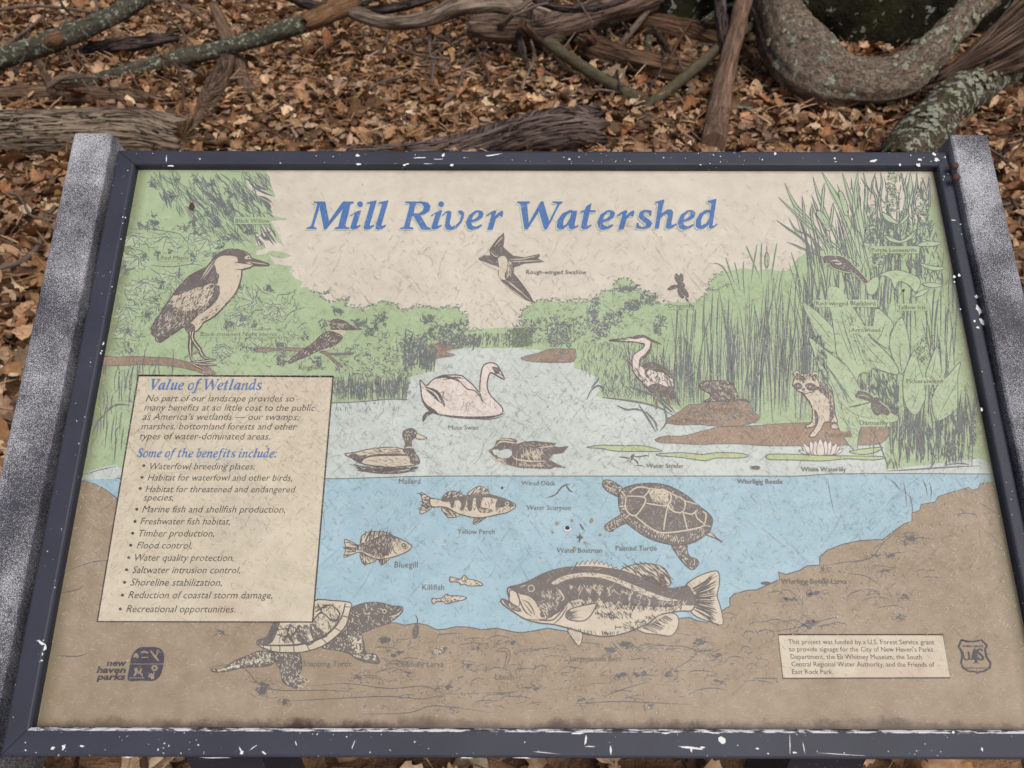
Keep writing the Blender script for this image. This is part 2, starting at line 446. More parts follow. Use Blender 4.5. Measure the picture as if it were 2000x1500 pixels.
def pebble(c, rx, ry):
    n = random.randint(7, 10); a0 = random.uniform(2.6, 3.6); m = random.randint(3, 6)
    pts = [(c[0]+rx*random.uniform(.75, 1.15)*math.cos(a0+i*6.28/n), c[1]+ry*random.uniform(.7, 1.2)*math.sin(a0+i*6.28/n)) for i in range(m)]
    a.rib(pts, random.uniform(.8, 1.8), P_BINK, .2, .2, False)
    if random.random() < .5: a.flecks([(c[0]-rx, c[1]), (c[0]+rx, c[1]), (c[0]+rx, c[1]+ry), (c[0]-rx, c[1]+ry)], 4, .3, 7, 1.1, P_BINK, .8); a.on = True
a.lock(True)
for _ in range(95): pebble(rand_in(reg1), random.uniform(9, 34), random.uniform(4, 11))
for _ in range(34): pebble(rand_in(fP('1440,1190 1620,1110 1760,1060 1860,990 1900,1010 1800,1180 1640,1225 1460,1300')), random.uniform(10, 34), random.uniform(6, 14))
for c, r in (((1230, 1253), 22), ((1190, 1268), 16), ((1000, 1255), 8), ((756, 1250), 13), ((772, 1280), 17), ((520, 1338), 15), ((512, 1345), 20), ((874, 1338), 13), ((795, 1315), 8), ((700, 1322), 10), ((930, 1265), 9),
             ((920, 1302), 11), ((1038, 1342), 12), ((1140, 1370), 13), ((1210, 1320), 13), ((1250, 1318), 13), ((1310, 1315), 14), ((1365, 1255), 16), ((1400, 1280), 12), ((1404, 1327), 12), ((1270, 1380), 10), ((1590, 1160), 16), ((1545, 1175), 13), ((1588, 1215), 17),
             ((1570, 1225), 18), ((1612, 1112), 9), ((1706, 1087), 10), ((1740, 1085), 9), ((1730, 1115), 11), ((1775, 1050), 14), ((1764, 1165), 11), ((1755, 1205), 9), ((430, 1235), 8), ((560, 1370), 9), ((880, 1385), 9)):
    a.on = True
    for q in range(4): a.blotch((c[0]+random.uniform(-r, r)*.7, c[1]+random.uniform(-r, r)*.4), r*random.uniform(.3, .7), P_BINK, .55)
    a.flecks([(c[0]-r*1.6, c[1]-r), (c[0]+r*1.6, c[1]-r*.6), (c[0]+r*1.8, c[1]+r), (c[0]-r*1.6, c[1]+r*.8)], 14, .2, r*1.1, 1.0, P_BINK, 1.0)
a.lock(True)
for ln in ('400,1305 470,1300 520,1345 640,1348 700,1352', '520,1372 640,1365 760,1360 830,1365 900,1345', '700,1395 800,1392 850,1378 960,1392', '600,1340 680,1335 760,1345 830,1340 870,1355 960,1352',
           '1180,1360 1220,1345 1270,1330', '1120,1375 1200,1370 1260,1372 1350,1376', '1250,1262 1330,1262 1360,1275 1330,1300 1290,1318', '1650,1120 1690,1125 1720,1145', '1610,1105 1650,1098 1700,1090 1725,1060 1760,1030',
           '1850,1000 1870,996', '1885,980 1888,1005', '1500,1235 1560,1225 1620,1208 1640,1206', '130,1115 180,1098 212,1095', '108,1160 150,1152 165,1142', '110,1280 150,1282 175,1275', '1730,1085 1750,1080 1772,1078'):
    a.rib(fP(ln), 1.5, P_BINK)
a.lock(False); a.flecks(reg1, 420, .2, 10, 1.1, P_BINK, 1.2)
a.flecks(fP('1440,1170 1600,1110 1740,1060 1800,1020 1780,1200 1600,1230 1450,1290'), 220, .6, 8, .9, P_BINK, 1.2)
a.build('lake_bed', panel, 'brown printed lake bed with pebbles')

# ---------------------------------------------------------------- print: left bank
a = Art(Z(3), 2e-6)
left = [(LX(334), 334)]+fA('1600,70 1640,180 1690,320 1600,270 1570,190 1500,230 1400,150 1440,250 1530,310 1670,385 1590,370 1665,485 1600,490 1810,540 1640,560 1700,660 1775,805 1690,745 1640,620 1590,600 1500,700 1500,790 1600,820 1500,850 1500,890 1590,880 1660,850 1760,860 1850,900 1760,925 1660,905 1620,880 1690,980 1860,1000 1830,1050 1880,1120 1960,1150 1930,1210 2000,1200')+fC('340,40 400,62 520,60 430,90 480,130 550,160 600,125 720,115 690,180 740,200 830,190 850,225 900,215 930,175 1000,160 1060,140 1120,145 1190,190 1230,240 1290,210 1350,195 1440,190 1500,190 1560,210 1620,190 1700,195 1760,190 1800,240 1850,270 1870,340 1865,380 1830,420 1900,415 2000,410')+[(990, 640), (1040, 640), (1040, 676), (1000, 680), (906, 680), (870, 690), (852, 705), (848, 724), (803, 735), (798, 760), (794, 780), (760, 779), (700, 783), (648, 786), (600, 790), (230, 915), (LX(928), 928)]
a.poly(left, P_GREEN, False)
a.edge(fC('340,40 400,62 520,60 430,90 550,160 600,125 720,115 690,180 740,200 830,190 850,225 930,175 1060,140 1190,190 1230,240 1350,195 1440,190 1560,210 1700,195 1760,190 1850,270 1870,340 1830,420 2000,410'), 3, 6, 1.1, P_GINK)
# willow: long drooping leaves, top left
wil = fA('420,60 1600,70 1650,250 1420,200 1650,460 1700,640 1600,760 1300,700 1000,640 700,420 500,250')
a.lock(True)
for _ in range(330):
    c = rand_in(wil); an = random.gauss(1.02, .26); l = random.uniform(14, 40); w = random.uniform(1.0, 2.6); bd = random.uniform(-3, 3)
    d = (math.cos(an), math.sin(an)); e = (-d[1], d[0]); tip = (c[0]+d[0]*l, c[1]+d[1]*l); md = (c[0]+d[0]*l*.45+e[0]*bd, c[1]+d[1]*l*.45+e[1]*bd)
    if not inside(tip, left): continue
    q = random.random()
    if q < .22: a.poly([c, (md[0]+e[0]*w, md[1]+e[1]*w), tip, (md[0]-e[0]*w, md[1]-e[1]*w)], P_GINK, True)
    elif q < .55: a.rib([c, md, tip], random.uniform(.8, 1.8), P_GINK, .2, .1)
    else:
        a.rib([c, (md[0]+e[0]*w, md[1]+e[1]*w), tip], .9, P_GINK, .5, .3); a.rib([c, (md[0]-e[0]*w, md[1]-e[1]*w), tip], .9, P_GINK, .5, .3)
for t in ('1430,180 1530,260 1680,320', '1500,200 1570,240 1600,260', '1480,170 1520,230 1560,250', '1520,310 1600,340 1660,380', '1540,330 1600,400 1660,480', '1560,350 1620,390 1650,440', '1540,590 1600,690 1680,800', '1580,600 1640,700 1700,780', '1500,700 1540,760 1570,800', '1540,620 1570,720 1600,740'):
    a.rib(fA(t), 3.2, P_GINK, .1, .1)
# maple: big lobed leaf outlines and dark gaps
for t in ('220,620 330,640 420,610 490,640 640,660 760,690 830,760 860,680 960,690 1040,660 1190,670', '330,690 380,740 440,790 460,860', '220,800 290,830 380,850 470,930', '830,760 840,840 800,880 860,900 960,960', '470,990 560,1000 700,1005 880,980 990,1000', '450,1000 330,1020 220,1060 170,1130', '460,1010 520,1060 600,1080 700,1070 800,1020', '170,1160 230,1180 220,1260 260,1330 300,1330', '530,1170 580,1210 560,1280 500,1350 480,1440', '680,1170 670,1250 720,1280', '220,1330 300,1330 330,1390 400,1460', '1330,1220 1440,1210 1500,1290 1560,1360 1580,1420 1460,1440 1460,1490 1330,1470', '1490,1170 1560,1250 1640,1280', '1700,1340 1720,1280 1830,1270 1900,1210', '1780,1530 1840,1450 1990,1400', '1900,1610 1960,1560 2000,1550'):
    a.rib(fA(t), 1.4, P_GINK, .5, .3)
for x, y, r in ((500, 540, 80), (400, 600, 60), (540, 620, 40), (890, 570, 55), (900, 640, 60), (830, 640, 45), (1020, 480, 45), (1100, 590, 40), (1220, 480, 35), (640, 850, 60), (540, 900, 50), (390, 940, 50), (230, 1030, 50), (880, 920, 45), (1080, 880, 30), (1140, 800, 40), (590, 1170, 70), (640, 1160, 40), (730, 1080, 30), (550, 1330, 35), (1200, 760, 50), (1350, 1190, 25), (1620, 1210, 50), (1430, 640, 60), (1580, 700, 50), (900, 150, 30), (720, 150, 28), (480, 180, 40), (1060, 200, 40), (660, 330, 45), (1380, 310, 35), (1240, 340, 35)):
    for q in range(4):
        p = fA.p(x+random.uniform(-r, r)*.7, y+random.uniform(-r, r)*.7); a.blotch(p, r*.2*random.uniform(.2, .5), P_GINK, random.uniform(.4, 1.5)); a.scrib([(p[0]-6, p[1]-5), (p[0]+6, p[1]-5), (p[0]+6, p[1]+5), (p[0]-6, p[1]+5)], 3, 9, 1.5, P_GINK)
a.lock(False)
MAP = [(0, 1), (.12, .72), (.3, .78), (.25, .5), (.5, .6), (.75, .62), (.62, .4), (.95, .22), (.6, .1), (.7, -.2), (.3, -.18), (.05, -.4), (-.25, -.2), (-.7, -.22), (-.6, .1), (-.95, .2), (-.62, .4), (-.78, .6), (-.5, .58), (-.27, .5), (-.3, .78), (-.1, .72)]
for cx, cy, r, ro in ((1010, 760, 175, 2.6), (620, 740, 190, 2.9), (300, 720, 150, 3.3), (330, 930, 150, 2.4), (420, 1190, 210, 3.0), (690, 1120, 150, 2.5), (250, 1430, 160, 3.4), (520, 1380, 120, 2.2), (1440, 1340, 190, 1.2), (1330, 1500, 130, 2.8), (1690, 1420, 160, 2.3), (230, 1640, 140, 3.0), (1560, 1640, 120, 3.2), (1180, 1800, 110, 2.9)):
    c = fA.p(cx, cy); r *= .2; ca, sa = math.cos(ro), math.sin(ro); f = lambda x, y: (c[0]+r*(x*ca-y*sa)*1.05, c[1]-r*(x*sa+y*ca)*.9)
    p = [f(x+random.uniform(-.05, .05), y+random.uniform(-.05, .05)) for x, y in MAP]; a.poly(p, P_LEAF, False); a.line(p, 1.1, P_GINK, False)
    for x, y in ((0, .9), (.7, .55), (-.7, .55), (.8, .2), (-.8, .2)): a.rib([f(0, -.2), f(x*.5, y*.45-.1), f(x*.9, y*.9)], 1.0, P_GINK, .8, .2)
    a.flecks(p, 16, ro, r*.35, .9, P_GINK, .5)
body_l = fA('300,1100 640,1080 700,1240 560,1480 480,1600 420,1900 900,1900 1150,1480 1350,1300 1950,1250 2000,1950 1100,1990 120,2000 120,1500')
a.scrib(body_l, 170, 9, .9, P_GINK); a.flecks(body_l, 300, 1.9, 11, .9, P_GINK, .6)
a.scrib(fA('200,350 1200,700 1300,900 900,1000 250,900'), 60, 9, .8, P_GINK)
for x, y, r in ((1240, 1560, 50), (1380, 1520, 60), (1200, 1600, 40), (1500, 1560, 40), (1370, 1790, 45), (1470, 1800, 40), (1750, 1760, 60), (250, 1640, 40), (270, 1800, 50), (440, 1500, 50), (1740, 1900, 60), (1990, 1690, 40)):
    a.on = True
    for q in range(3): a.blotch(fA.p(x+random.uniform(-r, r)*.5, y+random.uniform(-r, r)*.7), r*.2*random.uniform(.2, .45), P_GINK, 1.2)
    a.flecks([fA.p(x-r, y-r), fA.p(x+r, y-r), fA.p(x+r, y+r), fA.p(x-r, y+r)], 14, 1.2, 10, 1.1, P_GINK, .5)
# grasses bottom left and shore reeds
a.lock(True)
for _ in range(95):
    x = random.uniform(190, 340); y = random.uniform(735, 905); x -= (y-735)*.19
    a.rib([(x, y), (x+random.uniform(-2, 4), y-25), (x+random.uniform(-2, 9), y-random.uniform(35, 60))], random.uniform(.8, 1.9), P_GINK, .3, .1)
a.rib(fP('203,812 215,798 232,790 255,792'), 3, P_GINK); a.rib(fP('180,850 190,825 205,810'), 3, P_GINK)
bush = fC('560,600 900,560 1000,420 1280,420 1480,480 1480,700 1330,800 1300,1060 560,1080')
a.scrib(bush, 380, 9, 1.1, P_GINK)
a.lock(True)
for _ in range(190):
    x = random.uniform(650, 797); y = random.uniform(755, 783)
    a.rib([(x, y), (x+random.uniform(-2, 2), y-10), (x+random.uniform(-4, 4), y-random.uniform(16, 34))], random.uniform(.8, 1.8), P_GINK, .6, .1)
for _ in range(80):
    x = random.uniform(785, 850); y = random.uniform(700, 728)
    a.rib([(x, y), (x+1, y-10), (x+random.uniform(-3, 6), y-random.uniform(16, 42))], random.uniform(1, 2.6), P_GINK, .6, .1)
for t in ('1250,750 1255,600 1265,400', '1290,740 1300,560 1340,440', '1100,680 1110,560', '1180,650 1170,500', '1350,720 1400,560 1440,460'): a.rib(fC(t), 3.4, P_GINK, .5, .2)
a.lock(False)
for cl, n in (('1420,290 1520,270 1560,340 1430,350', 24), ('1480,400 1860,330 1830,500 1500,540', 120), ('740,330 860,320 900,380 760,400', 30), ('960,290 1060,230 1070,380 940,380', 30), ('880,420 1000,390 960,470 880,480', 24), ('560,220 640,220 620,260 560,260', 18), ('420,340 500,330 480,400 430,400', 16), ('1200,560 1480,440 1500,560 1280,760', 80), ('1700,500 2000,470 2000,580 1560,560', 90), ('330,690 440,680 440,760 340,760', 20), ('0,560 90,540 80,760 0,760', 30)):
    rg = fC(cl); a.scrib(rg, n, 8, 1.7, P_GINK); a.flecks(rg, n//2, 1.2, 6, 1.8, P_GINK, 1)
a.flecks([(880, 655), (1030, 650), (1030, 676), (880, 674)], 150, 1.57, 9, 1.3, P_GINK, .15)
a.flecks([(655, 785), (795, 783), (790, 800), (655, 805)], 40, 1.57, 9, .9, P_GINK, .15)
a.rib(fP('648,787 700,785 760,780 796,781'), 1.4, P_GINK, 1, 1)
# pale shore strip beside the text box
a.poly(fP('163,930 175,920 200,912 230,908 236,920 226,936 180,937 158,938'), P_WATER, False); a.rib(fP('163,928 195,918 232,910'), 1.5, P_GINK)
a.build('left_bank', panel, 'green willow and maple bank printed at left')
# ---------------------------------------------------------------- print: right bank
a = Art(Z(3), 2e-6)
right = [(1000, 646)]+fF('100,1270 200,1240 170,1190 180,1110 250,1080 290,1045 340,1030 420,1025 500,1045 600,1035 700,1045 800,1030 850,1000 880,960 980,930 1020,850 1080,835 1160,860 1200,920 1260,945 1340,970 1385,1010 1370,1045 1480,1060 1720,1050 1760,1000 1830,960 1840,870 1900,800 2000,780')+fG('200,790 300,775 400,795 480,780 560,800 630,795 680,745 720,690 790,640 900,600 1060,560 1200,470 1300,420 1400,380 1600,420 1690,420 1730,250 1770,190')+[(RX(380), 380), (RX(905), 905), (1915, 895), (1730, 917), (1727, 826), (1480, 828), (1330, 801), (1285, 792), (1238, 783), (1197, 778), (1164, 774), (1176, 755), (1164, 737), (1146, 725), (1121, 719), (1123, 690), (1040, 682), (1000, 678)]
a.poly(right, P_GREEN, False)
a.edge(fF('100,1270 200,1240 170,1190 180,1110 250,1080 290,1045 420,1025 600,1035 800,1030 880,960 980,930 1020,850 1080,835 1160,860 1200,920 1340,970 1385,1010 1370,1045 1480,1060'), 3, 6, 1.1, P_GINK)
a.edge(fF('1730,1045 1760,1000 1830,960 1840,870 1900,800 2000,780'), 3, 5, 1.0, P_GINK); a.edge(fG('0,940 100,930 180,910'), 3, 6, 1.2, P_GINK)
for cl, n in (('230,1190 700,1170 780,1150 760,1330 560,1420 300,1400 0,1400 0,1340', 170), ('780,1060 860,1010 840,1250 760,1300', 60), ('1080,1040 1250,1020 1200,1120 1080,1130', 60), ('1040,900 1220,900 1180,960 1020,950', 36), ('920,1150 1060,1110 1100,1230 900,1260', 50), ('800,1250 920,1200 960,1330 820,1400', 60), ('1250,960 1380,1000 1340,1080 1240,1040', 40), ('1380,1180 1460,1160 1420,1330 1340,1330', 40), ('400,1230 620,1240 620,1440 420,1440', 80)):
    rg = fF(cl); a.scrib(rg, n, 8, 1.7, P_GINK); a.flecks(rg, n//2, 1.4, 7, 1.8, P_GINK, .9)
a.scrib(fF('200,1080 800,1060 1020,880 1200,940 1380,1040 1400,1400 700,1440 0,1400 0,1330'), 200, 8, .9, P_GINK)
low = fH('120,500 600,480 850,560 980,980 560,940 330,900 330,800 130,680'); a.flecks(low, 330, 1.7, 17, 1.3, P_GINK, .3)
a.flecks(fH('330,780 980,700 1000,1000 600,950 300,920'), 200, 1.5, 12, 1.5, P_GINK, .4)
# reeds
def reeds(n, xr, yb, top, w):
    a.lock(True)
    for _ in range(n):
        x = random.uniform(*xr); y = random.uniform(*yb); h = random.uniform(*top); le = random.gauss(0.02, .09)*h
        a.rib([(x, y), (x+le*.3, y-h*.5), (x+le, y-h)], random.uniform(*w), P_GINK, .35, .08)
    a.lock(False)
reeds(50, (1225, 1330), (730, 790), (40, 110), (.6, 1.7)); reeds(85, (1292, 1440), (740, 800), (60, 180), (.6, 1.8)); reeds(85, (1420, 1610), (770, 828), (90, 260), (.6, 2.0)); reeds(60, (1400, 1600), (640, 760), (50, 150), (.6, 1.8))
for x, y, h in ((1320, 600, 40), (1340, 596, 36), (1356, 600, 44), (1372, 590, 40), (1388, 590, 60), (1399, 594, 50), (1420, 600, 60)): a.rib([(x, y+60), (x+2, y+20), (x+4, y-h*.4)], 2.2, P_GINK, .6, .1)
for t in ('60,735 120,760 180,860 240,1050', '150,690 180,790 220,900', '310,600 360,720 420,860', '395,590 370,730 345,900', '430,580 425,720 430,900', '550,580 520,750 500,900', '220,730 240,830 260,950', '290,720 285,850 300,1000', '600,780 570,900 560,1050'):
    a.rib(fG(t), 3.0, P_GREEN, .5, .1); a.rib(fG(t), 1.5, P_GINK, .5, .1)
def blade(t, w, ink=1.5):
    p = fG(t); a.rib(p, w, P_LEAF, 1, .08); q = cat(p, False)
    for sgn in (-1, 1): a.rib([(x+sgn*w*.45*min(1, 3*(1-i/(len(q)-1))), y) for i, (x, y) in enumerate(q)], ink, P_GINK, 1, .3, False)
for t, w in (('1180,760 950,560 760,410 560,220', 8), ('960,640 800,400 690,280 610,110', 7), ('1100,700 960,420 880,230 830,60', 6), ('900,640 800,520 700,480 640,380', 4), ('860,660 740,540 640,470 545,400', 4), ('900,690 790,640 700,600 630,570', 4), ('1240,760 1100,400 1000,200 900,25', 11), ('980,620 900,420 850,280 820,205', 4), ('1220,700 1180,420 1120,220 1060,30', 8), ('1260,640 1200,400 1170,200 1180,25', 11), ('1290,600 1240,350 1250,180 1225,28', 6), ('1310,480 1330,250 1290,150 1320,28', 4), ('1380,420 1350,250 1370,120 1360,28', 4), ('1560,460 1560,300 1590,150 1590,28', 10), ('1500,440 1560,250 1540,120 1520,28', 4), ('1620,440 1610,280 1640,130 1640,28', 4), ('960,480 980,350 990,260', 5), ('900,330 910,200 920,110', 5), ('760,420 760,330 745,210', 4), ('830,440 820,350 825,270', 4), ('1740,300 1745,150 1735,60', 3)):
    blade(t, w)
a.lock(True)
for _ in range(95):                                 # dark gaps between the tall blades
    x = random.uniform(1560, 1800); y = random.uniform(470, 620); h = random.uniform(40, 120)
    le = -random.uniform(.05, .35)*h if x < 1690 else random.uniform(-.08, .1)*h
    a.rib([(x, y), (x+le*.45, y-h*.5), (x+le, y-h)], random.uniform(.8, 2.2), P_GINK, .2, .08)
a.lock(False); reeds(170, (1640, 1880), (560, 910), (40, 120), (.7, 2.2)); reeds(50, (1560, 1650), (600, 760), (50, 140), (.8, 2.4)); reeds(80, (1740, 1905), (840, 912), (40, 110), (.8, 2.6))
a.build('right_bank', panel, 'green reeds and cattail bank printed at right')
a = Art(Z(7.2), 2e-6)
def cattail(t, w):
    q = fG(t); d = (q[-1][0]-q[0][0], q[-1][1]-q[0][1]); l = math.hypot(*d); d = (d[0]/l, d[1]/l); n = (-d[1]*w/2, d[0]*w/2)
    k = [(q[0][0]-d[0]*2, q[0][1]-d[1]*2), (q[0][0]+n[0]*.8+d[0]*3, q[0][1]+n[1]*.8+d[1]*3), (q[1][0]+n[0], q[1][1]+n[1]), (q[2][0]+n[0]*.8-d[0]*3, q[2][1]+n[1]*.8-d[1]*3), (q[2][0]+d[0]*2, q[2][1]+d[1]*2), (q[2][0]-n[0]*.8-d[0]*3, q[2][1]-n[1]*.8-d[1]*3), (q[1][0]-n[0], q[1][1]-n[1]), (q[0][0]-n[0]*.8+d[0]*3, q[0][1]-n[1]*.8+d[1]*3)]
    a.poly(k, P_LEAF); a.line(k, 1.3, P_GINK); a.rib([(q[0][0]-d[0]*16, q[0][1]-d[1]*16), q[0]], 1.4, P_GINK, .2, 1); a.flecks(k, 8, math.atan2(d[1], d[0]), 9, 1.2, P_GINK, .1)
cattail('870,335 915,400 960,475', 13); cattail('1040,180 1070,260 1095,360', 11); cattail('470,660 472,710 470,765', 8)
for x0, y0, x1, y1, r in ((1450, 30, 1460, 350, 15), (1290, 290, 1310, 620, 14), (1670, 190, 1720, 470, 13), (1380, 640, 1330, 760, 12)):
    a.lock(True)
    for k in range(46):
        t = random.random(); p = fG.p(x0+(x1-x0)*t, y0+(y1-y0)*t); p = (p[0]+random.gauss(0, r*.4), p[1]+random.gauss(0, 2)); a.dot(p, random.uniform(2, 3.6), P_LEAF, 7, None, .3)
        a.scrib([(p[0]-3, p[1]-3), (p[0]+3, p[1]-3), (p[0]+3, p[1]+3), (p[0]-3, p[1]+3)], 2, 7, 1.1, P_GINK)
    a.lock(False)
a.flecks(fG('1120,120 1400,40 1720,60 1760,420 1700,640 1200,660 1080,480'), 150, 1.5, 26, 1.6, P_GINK, .22)
a.flecks(fG('1250,380 1780,380 1860,900 1300,760'), 170, 1.5, 18, 1.9, P_GINK, .3)
a.scrib(fG('1250,300 1760,300 1840,900 1300,700'), 120, 9, 1.3, P_GINK)
def leaf(fr, t, mat=P_LEAF, w=1.6):
    p = fr(t); a.poly(p, mat); a.line(p, w*.75, P_GINK)
leaf(fG, '1370,340 1430,370 1500,430 1440,420 1390,390'); leaf(fG, '1510,420 1580,345 1560,400 1520,430'); leaf(fG, '1390,520 1450,540 1520,560 1600,510 1640,470 1600,540 1520,580 1430,565'); leaf(fG, '1640,600 1720,565 1830,580 1760,605'); leaf(fG, '1660,735 1760,760 1870,775 1780,795 1700,770'); leaf(fG, '1680,900 1760,890 1840,910 1760,930'); leaf(fG, '1610,1000 1680,950 1740,940 1680,990')
leaf(fG, '1245,900 1330,840 1345,900 1310,980 1260,975'); leaf(fG, '1340,830 1480,790 1640,840 1670,900 1630,965 1580,910 1500,880 1470,940 1440,870 1400,840')
leaf(fI, '350,130 430,170 520,250 590,330 612,400 605,520 480,440 400,260'); leaf(fI, '920,170 1000,220 1060,300 1030,370 1020,480 940,440 870,370 900,290')
leaf(fI, '1115,240 1160,330 1185,470 1180,560 1130,680 1090,640 1030,480 1040,370'); leaf(fI, '1400,465 1425,590 1430,690 1370,740 1310,700 1340,600')
leaf(fI, '1225,500 1260,620 1300,760 1305,880 1240,1000 1180,970 1140,880 1135,720 1170,600'); leaf(fI, '1580,590 1560,700 1560,900 1540,970 1410,1050 1365,970 1360,870 1400,780 1480,700')
p = fI('575,0 640,20 700,90 790,230 850,330 880,400 1000,510 1090,630 1080,690 900,640 885,700 840,670 790,690 770,740 700,630 620,540 600,400 570,200 540,50'); a.poly(p, P_LEAF); a.line(p[2:-1], 1.6, P_GINK, True, False)
leaf(fI, '400,395 520,490 700,630 790,780 860,880 940,920 1050,990 1100,1020 1060,1060 860,1080 800,1110 780,1200 770,1285 700,1220 640,1130 605,1000 585,820 540,740 470,620 430,500')
for t in ('720,200 780,420 900,620', '660,120 760,420 840,640', '760,330 880,500 1040,660', '620,260 680,440 740,580', '470,480 560,720 640,900 720,1180', '500,560 660,800 860,1020', '640,900 760,1000 960,1040', '620,1000 700,1080 750,1220', '400,200 500,320 590,440', '390,220 470,380 580,480', '1260,800 1225,900 1200,960', '1390,520 1370,640 1350,700', '1560,740 1480,880 1420,1000', '1000,260 960,380 930,420'): a.rib(fI(t), 1.0, P_GINK, .3, .1)
a.flecks(fI('640,60 860,400 1050,640 860,640 700,560'), 60, 1.0, 14, .9, P_GINK, .4); a.flecks(fI('440,480 780,800 1040,1020 780,1150 620,1000'), 70, 1.0, 14, .9, P_GINK, .4)
for t in ('1110,440 1110,560 1125,680', '1230,620 1230,900', '1500,760 1440,940', '460,520 600,700 740,900', '540,620 640,780 720,930', '600,720 680,840 700,920', '640,180 700,400 780,620', '880,1100 960,1250 1020,1420'): a.rib(fI(t), 1.3, P_GINK)
a.flecks(fI('760,740 900,660 1080,690 1100,1000 900,900'), 90, 1.3, 18, 2.2, P_GINK, .2); a.flecks(fI('1240,380 1380,380 1340,620 1240,600'), 60, 1.5, 5, 1.4, P_GINK, 1.2)
a.flecks(fI('1120,1020 1420,1060 1560,980 1620,900 1700,1200 1560,1380 1000,1400'), 110, 1.57, 22, 2.4, P_GINK, .25)
a.flecks(fI('420,330 520,420 560,760 460,640'), 60, 1.4, 14, 2.4, P_GINK, .3)
for t in ('1000,1440 1200,1430 1500,1410 1740,1400', '1450,1400 1560,1380 1650,1390', '1620,1310 1700,1345'): a.rib(fI(t), 2.0, P_GINK)
a.build('marsh_plants', panel, 'pale green arrowhead and iris leaves printed at right')
# mud flats and branches
for fr, t in ((fC, '1420,680 1500,570 1700,565 1830,595 1720,605 1650,640 1745,668 1620,690 1520,702'), (fJ, '1510,82 1560,60 1640,40 1740,8 1860,8 1935,12 1925,100 1800,112 1600,106'),
              (fH, '1070,1005 1160,1000 1200,985 1300,975 1400,970 1490,965 1560,980 1600,1020 1610,1060 1660,1100 1650,1140 1520,1180 1400,1185 1250,1180 1150,1170 1000,1175 900,1160 880,1140 890,1120 950,1085 1000,1050 1040,1020'),
              (fH, '780,1300 840,1275 900,1268 1000,1270 1100,1250 1150,1235 1230,1215 1300,1195 1400,1188 1600,1182 1800,1168 2000,1158 2300,1150 2720,1150 2780,1200 2700,1330 2400,1345 2000,1352 1700,1350 1500,1335 1300,1335 1150,1340 950,1330 830,1325')):
    a = Art(Z(6)); p = fr(t); a.poly(p, P_MUD); a.line(p, 1.3, P_GINK); a.flecks(p, 60, .2, 9, 1.2, P_GINK, .6)
    if t.startswith('1070'): a.flecks(fH('1100,1010 1500,980 1620,1080 1300,1170 1000,1150'), 120, .7, 11, 1.6, P_GINK, .8)
    a.build('mud_bank', panel)
a = Art(Z(6))
for fr, t in ((fB, '20,685 150,690 300,680 480,690 640,695 760,720 870,745 980,770 1050,800 1110,855 1000,852 900,820 760,790 600,770 400,760 200,770 12,765'), (fC, '-200,610 -100,595 0,603 110,598 240,600 280,608 260,635 120,625 0,622 -100,640 -205,635'), (fC, '440,635 490,630 510,650 640,650 750,645 740,660 640,668 530,668 580,720 650,785 600,775 520,700 470,660 420,640')):
    a = Art(Z(6)); p = fr(t); a.poly(p, P_MUD); a.line(p, 1.3, P_GINK); a.build('branch_drawing', panel)
# lily
a = Art(Z(6))
for fr, t in ((fH, '200,1365 330,1345 420,1350 600,1350 700,1355 840,1395 700,1400 560,1400 430,1395 330,1375'), (fH, '805,1420 1000,1410 1180,1425 1300,1410 1500,1415 1575,1440 1480,1455 1300,1455 1200,1478 1000,1450 810,1435'), (fI, '65,1330 90,1310 300,1310 500,1320 900,1325 1000,1335 900,1355 700,1345 500,1362 300,1355 100,1350'), (fI, '715,1290 800,1270 980,1255 900,1300 800,1310')):
    a = Art(Z(6)+4e-5); p = fr(t); a.poly(p, P_PAD); a.line(p, 1.5, P_GINK); a.build('lily_pad_drawing', panel)
a = Art(Z(7))
for tx, ty, b in ((320, 1275, 400), (665, 1265, 590), (345, 1245, 420), (640, 1240, 570), (355, 1225, 430), (615, 1222, 560), (410, 1208, 450), (570, 1205, 530), (450, 1203, 465), (530, 1200, 510), (487, 1185, 490)):
    p = [fI.p(*q) for q in ((b-28, 1312), ((b+tx)/2-26, (1312+ty)/2), (tx, ty), ((b+tx)/2+26, (1312+ty)/2), (b+28, 1312))]
    a.poly(p, P_PINK); a.line(p, 1.2, P_GINK)
a.build('waterlily_drawing', panel)

# ---------------------------------------------------------------- print: animals
ZA = Z(11.5)
def ol(a, p, w=1.5, m=None): a.line(p, w, m or P_INK)
# night heron
a = Art(ZA)
body = fA('1040,990 1110,900 1160,865 1230,838 1310,838 1380,855 1435,885 1460,925 1540,950 1635,988 1560,997 1480,995 1440,1018 1370,1035 1362,1090 1352,1140 1325,1220 1285,1290 1200,1385 1100,1490 1010,1540 985,1560 950,1610 905,1640 880,1600 800,1590 740,1630 680,1670 620,1710 560,1745 525,1720 520,1690 490,1670 480,1620 500,1570 530,1510 560,1480 620,1380 680,1300 720,1240 780,1170 850,1100 940,1050 1000,1020')
a.poly(body, P_CREAM); ol(a, body, 2.0)
wing = fA('700,1290 860,1240 1000,1195 1100,1180 1145,1200 1140,1290 1060,1400 900,1500 760,1560 640,1560 590,1440'); a.flecks(wing, 330, 2.25, 9, 1.3, P_INK, .3)
a.poly(fA('1050,985 1110,900 1160,865 1230,838 1310,838 1380,855 1430,880 1440,905 1400,905 1395,930 1460,950 1400,972 1330,965 1322,930 1290,905 1220,900 1160,905 1115,935 1090,980'), P_DARK)
back = fA('1040,990 1090,980 1110,1020 1115,1060 1145,1090 1135,1130 1120,1180 1060,1170 1000,1195 930,1210 860,1240 790,1265 700,1290 740,1220 790,1165 850,1105 940,1050'); a.poly(back, P_DARK)
